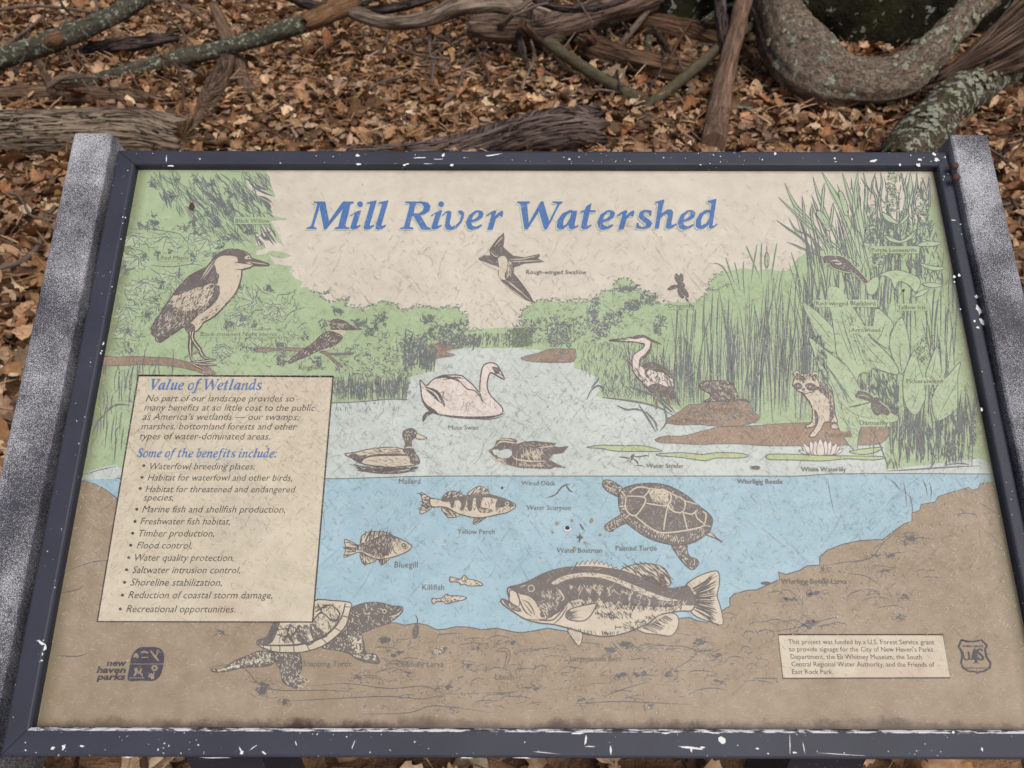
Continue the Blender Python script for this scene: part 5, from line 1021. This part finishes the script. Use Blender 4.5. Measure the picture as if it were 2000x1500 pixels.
lc = PAL[RNG.choice(len(PAL), n, p=PP)]*RNG.uniform(.68, 1.12, (n, 1))*RNG.uniform(.95, 1.05, (n, 3))*np.array([.95, .97, .93])
lit = leaves('leaf_litter', pos, np.where(RNG.uniform(0, 1, n) < .06, RNG.uniform(.10, .15, n), RNG.uniform(.03, .10, n)), .32, RNG.uniform(.0, .07, n), lc)
FRAG = []
for k, (a0, b0) in enumerate(((.5, .2), (.5, .32), (.9, .03), (1.3, .02))):
    FRAG.append((np.array([(-b0, -a0, 0), (.0, -a0*.8, .08), (b0*.8, -a0*.7, 0), (-b0, .1, .05), (0, .0, .14), (b0, .05, .02), (-b0*.3, a0, .05), (0, a0*.9, .1), (b0*.5, a0*.8, 0)]), np.array([(0, 1, 4, 3), (1, 2, 5, 4), (3, 4, 7, 6), (4, 5, 8, 7)])))
T0 = TEMPL; TEMPL = FRAG                              # crumbs, leaf fragments and stalks between the leaves
pos = spread(48000); n = len(pos); lc = PAL[RNG.choice(len(PAL), n, p=PP)]*RNG.uniform(.6, 1.0, (n, 1))*np.array([.98, 1, 1.03])
deb = leaves('leaf_debris', pos, RNG.uniform(.02, .07, n), .35, RNG.uniform(.01, .085, n), lc); TEMPL = T0
tag(deb, 'small crumbs stalks and torn bits strewn among the fallen leaves', 'leaf debris', None, 'stuff')
tag(lit, 'brown fallen oak leaves thickly covering the ground behind the sign', 'leaf litter', None, 'stuff')

# ================================================================= WOOD
def wood_mat(name, base, dark, lite, us=26, vs=3.2, grain=.9, lichen=0.0, lich=(158, 168, 148), moss=0.0, patch=11, crack=.8):
    t = NT(name); u = t.coord('UV'); c = t.coord()
    wv = t.noise(t.mapping(u, (us, vs, 1)), 1.0, 6, .65, .6); fine = t.noise(t.mapping(u, (us*5, vs*6, 1)), 1.0, 4, .7); bg = t.noise(c, 7, 3)
    a = t.mix(t.ramp(wv, (.36, 0.0), (.60, 1.0)), S(*dark), S(*base))
    a = t.mix(t.ramp(fine, (.52, 0.0), (.72, .75)), a, S(*lite))
    a = t.mix(t.ramp(bg, (.4, 0.0), (.7, .45)), a, tuple(v*.6 for v in S(*base)[:3])+(1,))
    ck = t.math('ABSOLUTE', t.math('SUBTRACT', t.noise(t.mapping(u, (us*1.9, vs*1.1, 1)), 1.0, 4, .6, .5), .5))
    ck = t.ramp(ck, (.004, 0.0), (.03, 1.0)); a = t.mix(t.math('MULTIPLY', t.math('SUBTRACT', 1.0, ck), crack), a, tuple(v*.35 for v in S(*dark)[:3])+(1,))
    h = t.mix(.5, t.mix(.35, wv, fine), ck)
    if moss:
        a = t.mix(t.math('MULTIPLY', t.ramp(t.noise(c, 6, 4, .7), (.5-.14*moss, 0.0), (.62, 1.0)), .8), a, S(74, 72, 40))
    if lichen:
        ln = t.noise(c, patch, 5, .62, .3); l2 = t.noise(c, 70, 3, .6)
        k = t.ramp(t.math('ADD', ln, t.math('MULTIPLY', t.math('SUBTRACT', l2, .5), .34)), (.66-.17*lichen, 0.0), (.675-.17*lichen, 1.0))
        a = t.mix(k, a, t.mix(l2, S(*[int(v*.82) for v in lich]), S(*[min(255, int(v*1.14)) for v in lich])))
        h = t.mix(.4, h, k)
    t.bump(h, grain, .018); return t.out(a, .88, .15)
W_LOG = wood_mat('weathered_log_wood', (160, 143, 124), (92, 78, 66), (188, 172, 152), 34, 4.5, 1.4)
W_END = wood_mat('pale_broken_wood', (166, 140, 108), (96, 74, 56), (196, 172, 140), 40, 8, .7)
W_ROT = wood_mat('rotten_wood', (132, 108, 88), (62, 46, 38), (176, 154, 132), 60, 4, 1.0)
W_GREY = wood_mat('grey_green_bark', (90, 86, 74), (54, 50, 42), (124, 122, 108), 40, 16, .5, .50, (140, 148, 132), 0, 34, .25)
W_PEEL = wood_mat('peeled_orange_wood', (150, 116, 88), (96, 68, 50), (184, 152, 122), 60, 6, .6)
W_RED = wood_mat('brown_stick_bark', (142, 116, 97), (90, 70, 58), (172, 146, 126), 60, 5, .6)
W_DRIFT = wood_mat('twisted_driftwood', (138, 115, 101), (66, 52, 46), (178, 156, 140), 34, 2.4, 1.0)
W_PALE = wood_mat('bleached_driftwood', (164, 147, 130), (86, 70, 60), (202, 186, 170), 40, 2.6, .9)
W_DARK = wood_mat('dark_weathered_bark', (100, 85, 82), (46, 38, 37), (150, 136, 130), 34, 4, 1.2)
W_WEDGE = wood_mat('weathered_stump_wood', (126, 109, 102), (62, 52, 48), (164, 149, 142), 34, 4, 1.2)
W_OLIVE = wood_mat('smooth_olive_bark', (98, 92, 72), (70, 64, 50), (122, 118, 98), 50, 20, .3, crack=.1)
W_DECAY = wood_mat('decayed_brown_wood', (122, 95, 75), (56, 41, 33), (164, 136, 112), 44, 2.5, 1.1)
W_BARK = wood_mat('fissured_tree_bark', (142, 127, 111), (88, 75, 64), (166, 152, 136), 38, 26, 1.0, .36, (158, 162, 143), 0, 14, .25)
W_LICH = wood_mat('lichen_covered_bark', (106, 94, 80), (52, 44, 36), (140, 128, 112), 34, 22, 1.1, .70, (160, 164, 146), .35, 13, .3)
W_SPLIT = wood_mat('split_brown_heartwood', (152, 126, 108), (86, 66, 56), (188, 164, 144), 90, 2, 1.1)
W_TWIG = wood_mat('grey_twig_bark', (122, 108, 98), (80, 68, 62), (150, 138, 126), 90, 20, .3, crack=0)
W_TWIG2 = wood_mat('reddish_twig_bark', (112, 82, 68), (74, 52, 44), (140, 112, 94), 90, 20, .3)

def cat3(P, n):
    out = []
    for i in range(len(P)-1):
        p0, p1, p2, p3 = P[max(i-1, 0)], P[i], P[i+1], P[min(i+2, len(P)-1)]
        for k in range(n):
            t = k/n; out.append(.5*(2*p1+(p2-p0)*t+(2*p0-5*p1+4*p2-p3)*t*t+(3*p1-p0-3*p2+p3)*t**3))
    out.append(P[-1]); return out
def tube(name, P4, mat, parent=None, sides=18, sub=8, rough=.06, jag=(0, 0), flat=1.0, lump=.05, seed=0, endmat=None, ridge=0.0):
    """P4: list of (x, y, z, r) in world space"""
    r = random.Random(seed)
    Q = cat3([np.array(p, float) for p in P4], sub); n = len(Q)
    ph = [r.uniform(0, 6.28) for _ in range(8)]; V = []; UV = []; F = []; mi = []
    up = Vector((0, 0, 1)); L = 0.0
    T0 = Vector(Q[1][:3])-Vector(Q[0][:3]); N = up-T0.normalized()*up.dot(T0.normalized())
    if N.length < .1: N = Vector((1, 0, 0))
    N.normalize()
    spike = [[r.uniform(0, 1) for _ in range(sides)] for _ in range(2)]
    rg = [r.gauss(0, 1) for _ in range(sides)]
    for i, q in enumerate(Q):
        p = Vector(q[:3]); a = Vector(Q[max(i-1, 0)][:3]); b = Vector(Q[min(i+1, n-1)][:3]); T = (b-a).normalized()
        N = (N-T*N.dot(T)).normalized(); B = T.cross(N)
        if i: L += (p-a).length
        R0 = max(q[3], 1e-4)
        for k in range(sides+1):
            kk = k % sides; an = 6.28318*kk/sides
            d = 1+lump*math.sin(2*an+ph[0]+L*5)+lump*.7*math.sin(3*an+ph[1]-L*9/max(R0*8, .4))+rough*r.uniform(-1, 1)+ridge*rg[kk]
            if k == sides: d = dlast
            if k == 0: dlast = d
            o = Vector((0, 0, 0))
            if i == 0 and jag[0]: o = -T*jag[0]*spike[0][kk]
            if i == n-1 and jag[1]: o = T*jag[1]*spike[1][kk]
            V.append(tuple(p+(N*math.cos(an)*flat+B*math.sin(an))*R0*d+o)); UV.append((6.28318*R0*k/sides, L))
    m = sides+1
    for i in range(n-1):
        for k in range(sides): F.append((i*m+k, i*m+k+1, (i+1)*m+k+1, (i+1)*m+k)); mi.append(0)
    for e, i in ((0, 0), (1, n-1)):
        c = len(V); q = Q[i]; V.append(tuple(q[:3])); UV.append((0, 0))
        for k in range(sides): F.append((c, i*m+k+1, i*m+k) if e == 0 else (c, i*m+k, i*m+k+1)); mi.append(1 if endmat else 0)
    o = mesh_obj(name, V, F, [mat]+([endmat] if endmat else []), mi, parent, True, UV)
    for p in o.data.polygons:
        if len(p.vertices) == 3: p.use_smooth = False
    return o
def P(*pts):                                      # (photo x, photo y, distance Y, photo radius) -> world points
    out = []
    for px, py, Yd, rp in pts:
        for _ in range(60):                          # slide towards the reader until it lies on the litter, not in it
            w = at_y(px, py, Yd); r = rp*depth(w)/FPX
            if w.z-r*.8 >= float(gz(w.x, w.y))+.02: break
            Yd *= .99
        out.append((w.x, w.y, w.z, r))
    return out
def PG(pts, rp, lift=.05):                         # twig lying on the litter
    out = []
    for px, py in pts:
        w = at_z(px, py, lift); w = at_z(px, py, lift+float(gz(w.x, w.y))); out.append((w.x, w.y, w.z, rp*depth(w)/FPX))
    return out
LOWEST = []
def stick(name, label, ct, pts, mat, group=None, **kw):
    o = tube(name, pts, mat, None, seed=len(bpy.data.objects), **kw)
    tag(o, label, ct, group); LOWEST.append((label[:34], [round(p[2]-float(gz(p[0], p[1])), 2) for p in pts])); return o

stick('log', 'thick weathered grey log with split bark lying behind the left post', 'log', P((-300, 258, 3.60, 44), (-120, 260, 3.60, 47), (0, 262, 3.6, 47), (120, 262, 3.6, 48), (240, 262, 3.6, 48), (300, 264, 3.6, 46), (356, 272, 3.6, 40)), W_LOG, sides=40, jag=(0, .05), rough=.012, lump=.04, endmat=W_END, ridge=.02)
stick('log', 'thinner broken log with dark bark resting just above the thick grey log', 'log', P((-200, 190, 4.25, 17), (0, 188, 4.25, 18), (100, 186, 4.25, 18), (200, 188, 4.2, 19), (270, 190, 4.15, 15), (310, 196, 4.1, 7)), W_ROT, sides=20, jag=(0, .08), rough=.06, endmat=W_END, ridge=.05)
stick('fallen_branch', 'upper grey green branch with a pale broken knot, top left corner', 'branch', P((-140, 152, 4.55, 20), (0, 115, 4.65, 19), (100, 82, 4.75, 19), (200, 40, 4.9, 17), (260, 8, 5.05, 16), (330, -40, 5.2, 14)), W_GREY, rough=.02, sides=20)
k = tube('snapped_knot', P((92, 84, 4.62, 9), (105, 78, 4.60, 13), (122, 70, 4.62, 10)), W_PEEL, bpy.data.objects['fallen_branch'], rough=.15, sides=12)
b2 = stick('fallen_branch', 'long grey green branch with pale lichen and a peeled orange end', 'branch', P((110, 163, 4.35, 6), (150, 160, 4.4, 10), (200, 154, 4.5, 13), (330, 119, 4.7, 15), (450, 90, 4.85, 16), (560, 57, 5.0, 17), (625, 33, 5.1, 17), (700, 0, 5.3, 15), (760, -30, 5.5, 13)), W_GREY, rough=.02, sides=20)
tube('peeled_patch', P((604, 42, 5.03, 18), (640, 28, 5.08, 19), (690, 8, 5.22, 16.5)), W_PEEL, b2, rough=.03, sides=20, jag=(.05, .05))
stick('stick', 'short reddish brown stick leaning behind the long lichen branch', 'stick', P((418, 10, 5.35, 9), (445, 75, 5.12, 13), (465, 130, 4.82, 15), (488, 182, 4.5, 15)), W_RED, rough=.04, flat=.7)
stick('stick', 'pitted rotten stick tapering down towards the thick grey log', 'stick', P((444, 122, 4.72, 16), (425, 165, 4.5, 20), (405, 205, 4.25, 18), (385, 240, 4.05, 11), (368, 275, 3.9, 4)), W_ROT, rough=.1, lump=.1, jag=(.04, 0))
stick('stick', 'curved pale stick arching over the broken log', 'stick', P((95, 170, 4.15, 5), (110, 158, 4.15, 6), (140, 150, 4.15, 6), (190, 150, 4.2, 4)), W_PALE, rough=.05, sides=10)
stick('driftwood', 'pale twisted driftwood limb along the top edge, left of the brown one', 'driftwood', P((672, 18, 5.2, 10), (700, 28, 5.15, 14), (745, 42, 5.1, 14), (800, 43, 5.1, 14), (845, 33, 5.1, 14), (895, 12, 5.15, 17), (960, 8, 5.3, 17), (1030, 20, 5.4, 16), (1075, 26, 5.5, 8)), W_PALE, rough=.04, lump=.1, jag=(.06, 0), ridge=.05)
d2 = stick('driftwood', 'thick twisted brown driftwood with a stub, top centre behind the sign', 'driftwood', P((922, 50, 4.9, 17), (950, 55, 4.9, 23), (990, 58, 4.92, 24), (1040, 60, 4.95, 25), (1085, 55, 5.0, 29), (1150, 34, 5.1, 28), (1230, 8, 5.3, 26), (1330, -30, 5.6, 26)), W_DRIFT, rough=.04, lump=.09, sides=26, jag=(.05, 0), ridge=.06)
tube('stub', P((1090, 60, 4.98, 24), (1078, 82, 4.9, 15), (1068, 98, 4.85, 7)), W_DRIFT, d2, rough=.1, jag=(0, .03))
tube('stub', P((1040, 40, 4.95, 10), (1035, 20, 4.95, 7), (1050, 8, 5.0, 3)), W_DRIFT, d2, rough=.1, sides=10)
stick('driftwood', 'dark weathered wedge of wood rising just behind the top of the frame', 'driftwood', P((600, 303, 3.5, 5), (700, 296, 3.5, 9), (800, 292, 3.5, 12), (890, 284, 3.54, 18), (970, 274, 3.56, 32), (1040, 264, 3.58, 43), (1100, 259, 3.6, 47), (1150, 256, 3.62, 40)), W_WEDGE, rough=.06, lump=.09, sides=32, jag=(0, .07), ridge=.06)
stick('log', 'dark rotten log half buried between the two grey green branches', 'log', P((150, 104, 4.95, 9), (200, 92, 4.95, 13), (260, 86, 4.95, 14), (330, 74, 5.0, 9)), W_DARK, sides=16, rough=.06, jag=(.05, .08), ridge=.05)
stick('stick', 'short greyish stick lying at the broken end of the thick grey log', 'stick', P((366, 274, 3.75, 5), (395, 276, 3.75, 7), (430, 279, 3.72, 7), (462, 285, 3.7, 5)), W_ROT, rough=.08, sides=12)
stick('stick', 'upright broken stub between the upper branch and the broken log', 'stick', P((78, 122, 4.45, 6), (86, 142, 4.35, 7), (98, 168, 4.2, 8), (104, 186, 4.12, 7)), W_ROT, rough=.1, sides=12, jag=(.03, 0))
stick('stick', 'pale flat wood chip beside the tapering rotten stick', 'stick', P((346, 232, 4.05, 4), (366, 227, 4.05, 5), (384, 221, 4.05, 3)), W_PALE, sides=10, flat=.5)
stick('fallen_branch', 'dark branch slanting behind the lichen branch to the pale driftwood', 'branch', P((560, -10, 5.9, 9), (620, 14, 5.7, 10), (700, 22, 5.55, 10), (780, 14, 5.5, 9), (860, -12, 5.6, 8)), W_DARK, sides=14, rough=.05)
stick('fallen_branch', 'thin dark branch running over the top of the twisted brown driftwood', 'branch', P((1010, -20, 5.0, 6), (1060, 6, 4.85, 7), (1110, 18, 4.75, 7), (1180, 12, 4.85, 6), (1260, -16, 5.0, 5)), W_DARK, sides=12, rough=.06)
stick('fallen_branch', 'slim greyish branch standing behind the decayed brown log', 'branch', P((1195, 108, 4.95, 5), (1222, 74, 5.1, 6), (1250, 40, 5.25, 6), (1290, -10, 5.5, 5)), W_TWIG, sides=12)
stick('log', 'mossy dark log in the shade behind the decayed brown log', 'log', P((1180, 30, 5.8, 22), (1260, 52, 5.6, 26), (1340, 66, 5.5, 26), (1420, 84, 5.4, 20)), W_DECAY, sides=22, rough=.06, ridge=.06, jag=(.05, .05))
fb = stick('forked_branch', 'smooth olive branch forking in a V on the leaves behind the sign', 'branch', P((1068, 80, 4.6, 12), (1105, 108, 4.5, 12), (1160, 145, 4.36, 12), (1220, 180, 4.22, 12), (1262, 205, 4.12, 11), (1258, 222, 4.05, 6)), W_OLIVE, rough=.02, sides=14)
tube('side_limb', P((1258, 208, 4.11, 9), (1300, 180, 4.2, 11), (1350, 140, 4.32, 11), (1400, 97, 4.5, 10), (1450, 62, 4.75, 9), (1500, 30, 5.0, 7)), W_OLIVE, fb, rough=.02, sides=14)
stick('log', 'decayed brown log lying under the top centre driftwood', 'log', P((1110, 70, 5.45, 14), (1150, 92, 5.3, 22), (1210, 115, 5.15, 26), (1280, 132, 5.0, 26), (1345, 142, 4.95, 22), (1392, 146, 4.9, 12)), W_DECAY, rough=.06, lump=.1, sides=26, jag=(.05, .08), ridge=.07)
stick('stick', 'short grey stick lying flat right of the dark wedge of wood', 'stick', P((1070, 206, 4.22, 4), (1110, 209, 4.2, 6), (1150, 214, 4.15, 7), (1190, 224, 4.08, 9), (1250, 232, 4.04, 9), (1308, 240, 3.98, 8)), W_ROT, rough=.06, sides=12, jag=(0, .02))
st = stick('stake', 'brown upright stake of bare wood leaning in front of the big trunk', 'stake', P((1394, 283, 3.72, 25), (1402, 230, 3.95, 22), (1412, 170, 4.15, 20), (1426, 110, 4.35, 19), (1441, 50, 4.55, 18), (1460, -30, 4.8, 16)), W_RED, rough=.04, lump=.07, sides=20, ridge=.05)
stick('stick', 'dark grey stick standing close behind the upright brown stake', 'stick', P((1404, -30, 4.8, 12), (1409, 40, 4.62, 13), (1414, 80, 4.5, 11), (1424, 122, 4.38, 5)), W_DARK, rough=.05, sides=14)

# ---- the big fallen tree
tree = empty('fallen_tree', tuple(at_z(1700, 205, 0)))
tag(tree, 'big grey barked trunk bent in a U and split open beside the right post', 'tree')
bpy.context.view_layer.update()
def under(o, par): o.parent = par; o.matrix_parent_inverse = par.matrix_world.inverted(); return o
under(tube('trunk', P((1470, -140, 5.3, 54), (1494, -60, 5.1, 52), (1518, 20, 4.85, 52), (1546, 90, 4.55, 57), (1600, 142, 4.3, 56), (1680, 162, 4.25, 45), (1745, 154, 4.25, 45), (1795, 124, 4.3, 42), (1850, 70, 4.4, 32), (1920, -5, 4.6, 27), (2000, -90, 4.8, 24)), W_BARK, None, 56, 18, .024, (0, 0), 1, .10, 5, None, .03), tree)
under(tube('limb', P((1752, 330, 3.85, 40), (1780, 292, 4.0, 45), (1808, 250, 4.15, 46), (1850, 207, 4.32, 43), (1905, 165, 4.5, 40), (1965, 128, 4.65, 42), (2060, 70, 4.85, 46), (2180, 0, 5.1, 50)), W_LICH, None, 50, 18, .03, (.05, 0), 1, .07, 9, None, .03), tree)
def crust(path, n, mat, seed):                        # raised lichen crusts along the upper side of a limb
    r = random.Random(seed); V = []; F = []; Q = cat3([np.array(p, float) for p in path], 12)
    for _ in range(n):
        i = r.randrange(1, len(Q)-1); p = Vector(Q[i][:3]); T = (Vector(Q[i+1][:3])-Vector(Q[i-1][:3])).normalized(); R0 = Q[i][3]
        v = (CO-p).normalized(); v = (v-T*v.dot(T)).normalized(); B = T.cross(v); an = r.gauss(-.1, .6)
        nrm = v*math.cos(an)+B*math.sin(an); c = p+nrm*R0*1.02+T*r.uniform(-.02, .02); sz = r.uniform(.006, .024); tb = nrm.cross(T).normalized()
        b = len(V); V.append(tuple(c+nrm*sz*.35)); m = 9
        for k in range(m):
            q = sz*r.uniform(.45, 1.15); a_ = k*6.2832/m; V.append(tuple(c+T*q*1.2*math.cos(a_)+tb*q*math.sin(a_)+nrm*r.uniform(-.2, .25)*sz))
        F += [(b, b+1+k, b+1+(k+1) % m) for k in range(m)]
    return V, F
CR = NT('pale_lichen_crust'); _c = CR.coord(); _n = CR.noise(_c, 120, 4, .7); CR.bump(_n, 1.0, .01)
CR = CR.out(CR.mix(CR.ramp(_n, (.35, 0.0), (.65, 1.0)), S(120, 123, 104), S(184, 186, 166)), .95, .1)
for path, n_, sd in ((P((1700, 162, 4.25, 45), (1745, 154, 4.25, 45), (1795, 124, 4.3, 42), (1850, 70, 4.4, 32), (1920, -5, 4.6, 27)), 70, 3), (P((1780, 292, 4.0, 45), (1808, 250, 4.15, 46), (1850, 207, 4.32, 43), (1905, 165, 4.5, 40), (1965, 128, 4.65, 42)), 170, 8), (P((1518, 20, 4.85, 52), (1546, 90, 4.55, 57), (1600, 142, 4.3, 56), (1680, 162, 4.25, 45)), 14, 5)):
    V, F = crust(path, n_, CR, sd); under(mesh_obj('lichen', V, F, CR), tree)['kind'] = 'stuff'
under(tube('stub', P((1900, 150, 4.3, 10), (1912, 132, 4.22, 7), (1922, 120, 4.2, 3)), W_BARK, None, 14, 6, .12, (0, .02), 1, .15, 77), tree)
rs = random.Random(4)
for k in range(26):                                  # splinters fan out of the split
    t = k/25; x0, y0 = 1795+t*40+rs.uniform(-6, 6), 178-t*26+rs.uniform(-8, 8); ex, ey = 2010+rs.uniform(-20, 120), -40+(1-t)*130+rs.uniform(-24, 24)
    mx, my = (x0+ex)/2+rs.uniform(-8, 8), (y0+ey)/2+10+rs.uniform(-8, 8); r0 = rs.uniform(5, 13)
    under(tube('splinter', P((x0, y0, 4.2, r0*.7), (mx, my, 4.28+rs.uniform(-.08, .1), r0), (ex, ey, 4.5+rs.uniform(-.1, .15), r0*.8)), W_SPLIT, None, 8, 6, .1, (.03, .06), .5, .15, 100+k), tree)

# ---- rocks
def rock_mat():
    t = NT('mossy_dark_rock'); c = t.coord(); n = t.noise(c, 5, 6, .7); ln = t.noise(c, 16, 5, .6, .3); l2 = t.noise(c, 55, 3)
    a = t.mix(t.ramp(n, (.38, 0.0), (.62, 1.0)), S(24, 23, 19), S(50, 48, 36)); a = t.mix(t.ramp(t.noise(c, 3, 4, .7), (.48, 0.0), (.6, .8)), a, S(44, 46, 24))
    k = t.ramp(t.math('ADD', ln, t.math('MULTIPLY', l2, .16)), (.70, 0.0), (.715, 1.0)); a = t.mix(k, a, t.mix(l2, S(96, 108, 100), S(146, 154, 142)))
    t.bump(n, 1.0, .06); return t.out(a, .95, .1)
ROCK = rock_mat()
def rock(label, c, rad, seed):
    import bmesh
    from mathutils import noise as mn
    bm = bmesh.new(); bmesh.ops.create_icosphere(bm, subdivisions=5, radius=1)
    for v in bm.verts:
        d = v.co.normalized(); q = 1+.30*mn.noise(d*1.3+Vector((seed, 0, 0)))+.13*mn.noise(d*3.5+Vector((0, seed, 0)))+.04*mn.noise(d*11)
        v.co = Vector((d.x*rad[0], d.y*rad[1], d.z*rad[2]))*q
    me = bpy.data.meshes.new('boulder'); bm.to_mesh(me); bm.free(); me.materials.append(ROCK)
    me.polygons.foreach_set('use_smooth', [True]*len(me.polygons))
    o = bpy.data.objects.new('boulder', me); o.location = c; col.objects.link(o); tag(o, label, 'rock')
p = at_y(1740, 10, 5.9); rock('large dark boulder with pale lichen spots inside the bend of the trunk', (p.x, p.y+.05, .42), (1.05, .72, 1.05), 3.1)
p = at_y(1370, 60, 5.8); rock('dark mossy boulder in the gap left of the bent trunk', (p.x, p.y, .25), (.66, .5, .72), 7.7)

# ---- twigs
TW = 'thin bare twigs lying on the leaves'
for lab, pts in (('thin grey twig lying nearly level in the top left corner', PG([(-30, 22), (60, 12), (110, 14), (180, 24)], 3.2, .12)),
    ('fine twig hanging down across the upper grey green branch', PG([(128, 30), (131, 70), (135, 110), (160, 155), (180, 180)], 2.0, .16)),
    ('fine dark twig slanting down over the lichen branch to the logs', PG([(135, 92), (175, 140), (205, 158), (220, 175), (245, 205), (290, 214)], 2.2, .14)),
    ('short twig standing up at the top edge left of the lichen branch', PG([(186, -20), (188, 6), (192, 28)], 3, .12)),
    ('pale short twig pointing up beside the upper left branch', PG([(5, 96), (30, 75), (62, 52), (85, 32)], 3, .10)),
    ('thin twig crossing between the upper branch and the reddish stick', PG([(330, 46), (375, 60), (425, 76)], 2, .1)),
    ('tall reddish twig hanging down at the centre top', PG([(893, -20), (912, 30), (922, 60), (935, 105), (950, 135), (957, 165)], 3.2, .12)),
    ('grey branching twig curving down through the centre leaves', PG([(946, 70), (948, 92), (930, 112), (908, 130), (900, 160), (890, 180), (866, 200)], 3.2, .08)),
    ('long grey twig running left from the curving centre twig', PG([(720, 175), (745, 160), (790, 148), (840, 134), (905, 131)], 2.6, .07)),
    ('short hooked twig rising left of the centre twigs', PG([(876, 64), (856, 92), (848, 118), (866, 134), (880, 134)], 2.6, .08)),
    ('olive twig lying level under the forked branch', PG([(1040, 188), (1120, 182), (1170, 176), (1215, 182)], 2.8, .07)),
    ('bleached white twig sticking out above the brown driftwood', PG([(1120, -8), (1140, 18), (1158, 46)], 2.0, .4)),
    ('pale twig poking up left of the driftwood stub', PG([(1000, 30), (1020, 24), (1045, 12), (1070, 6)], 2.4, .4)),
    ('bent grey twig beside the lower left post', PG([(-20, 526), (30, 516), (60, 498), (80, 470), (88, 430), (110, 402)], 5, .06)),
    ('thin twig above the bent twig left of the post', PG([(-10, 375), (35, 382), (60, 420), (95, 426)], 2.6, .06)),
    ('thin curled twig right of the right post', PG([(1972, 384), (1990, 415), (1988, 440), (1980, 455)], 3, .06)),
    ('short dark twig in the leaves left of the dark wedge', PG([(660, 225), (690, 232), (720, 250)], 2.6, .06)),
    ('dark hooked twig below the short grey stick', PG([(1195, 240), (1215, 255), (1240, 252), (1235, 266)], 4, .06)),
    ('thin dark twig curving through the shaded leaves under the trunk', PG([(1550, 240), (1600, 245), (1640, 258), (1670, 280)], 2.6, .06)),
    ('long thin twig under the bent trunk near the stake', PG([(1440, 95), (1436, 130), (1442, 165)], 2, .1))):
    stick('twig', lab, 'twig', pts, W_TWIG2 if 'reddish' in lab or 'dark' in lab else W_TWIG, TW, sides=8, sub=6, rough=.08)

rt = random.Random(21)
for k in range(11):                                   # shorter broken limbs piled at the top centre
    x, y = rt.uniform(930, 1400), rt.uniform(-12, 80); an = rt.choice((rt.gauss(.15, .3), rt.gauss(-.35, .3), rt.gauss(1.2, .3))); l = rt.uniform(90, 220); r0 = rt.uniform(5, 12); Yd = 5.9-.012*y-rt.uniform(.1, .5)
    p = [(x+math.cos(an)*l*q/3, y+math.sin(an)*l*q/3+rt.uniform(-6, 6), Yd+rt.uniform(-.08, .08), r0*(1-.15*q)) for q in range(4)]
    stick('broken_limb', 'weathered broken limb lying in the pile of deadwood along the top centre edge', 'branch', P(*p), rt.choice((W_DRIFT, W_PALE, W_DECAY, W_DARK, W_GREY)), 'broken limbs in the deadwood pile', sides=14, rough=.07, lump=.09, jag=(.05, .06), ridge=.05)
for k in range(46):
    x, y = (rt.uniform(640, 1470), rt.uniform(-15, 95)) if k < 30 else ((rt.uniform(0, 420), rt.uniform(0, 150)) if k < 40 else (rt.uniform(1850, 2010), rt.uniform(240, 420)))
    an = rt.choice((rt.gauss(.2, .5), rt.gauss(1.3, .5), rt.gauss(2.6, .5))); l = rt.uniform(40, 130); p = [(x, y)]
    for q in range(4): an += rt.gauss(0, .28); p.append((p[-1][0]+math.cos(an)*l/4, p[-1][1]+math.sin(an)*l/4))
    stick('twig', 'one of many thin bare twigs tangled among the deadwood and leaves behind the sign', 'twig', PG(p, rt.uniform(1.6, 3.4), rt.uniform(.07, .2)), rt.choice((W_TWIG, W_TWIG2, W_DARK, W_PALE)), 'loose twigs tangled in the deadwood', sides=7, sub=4, rough=.1)
# ---- a few leaves that stand out
for lab, px, py, rp, c, kd in (('nearly white curled leaf lying left of the tall reddish twig', 715, 93, .115, (206, 194, 180), 9), ('round grey tan leaf right of the thick grey log', 510, 266, .085, (150, 126, 104), 11), ('broad pale tan leaf just right of the dark wedge of wood', 1146, 276, .11, (196, 152, 112), 10),
    ('dark star shaped oak leaf hanging on the broken log', 146, 186, .11, (120, 66, 46), 0), ('large light tan leaf beside the middle of the left post', 45, 632, .13, (204, 166, 132), 10), ('grey lichen crusted leaf at the foot of the stake', 1452, 204, .10, (120, 124, 116), 9)):
    w = at_z(px, py, .09); w.z = .075+float(gz(w.x, w.y))
    if 'hanging' in lab: w = at_y(px, py, 4.1)
    o = leaves('fallen_leaf', np.array([tuple(w)]), np.array([rp]), .25, np.array([0.0]), np.array([S(*c)[:3]]), kd); tag(o, lab, 'leaf')
if __import__('os').environ.get('DBG'):
    for l in LOWEST: print(l)
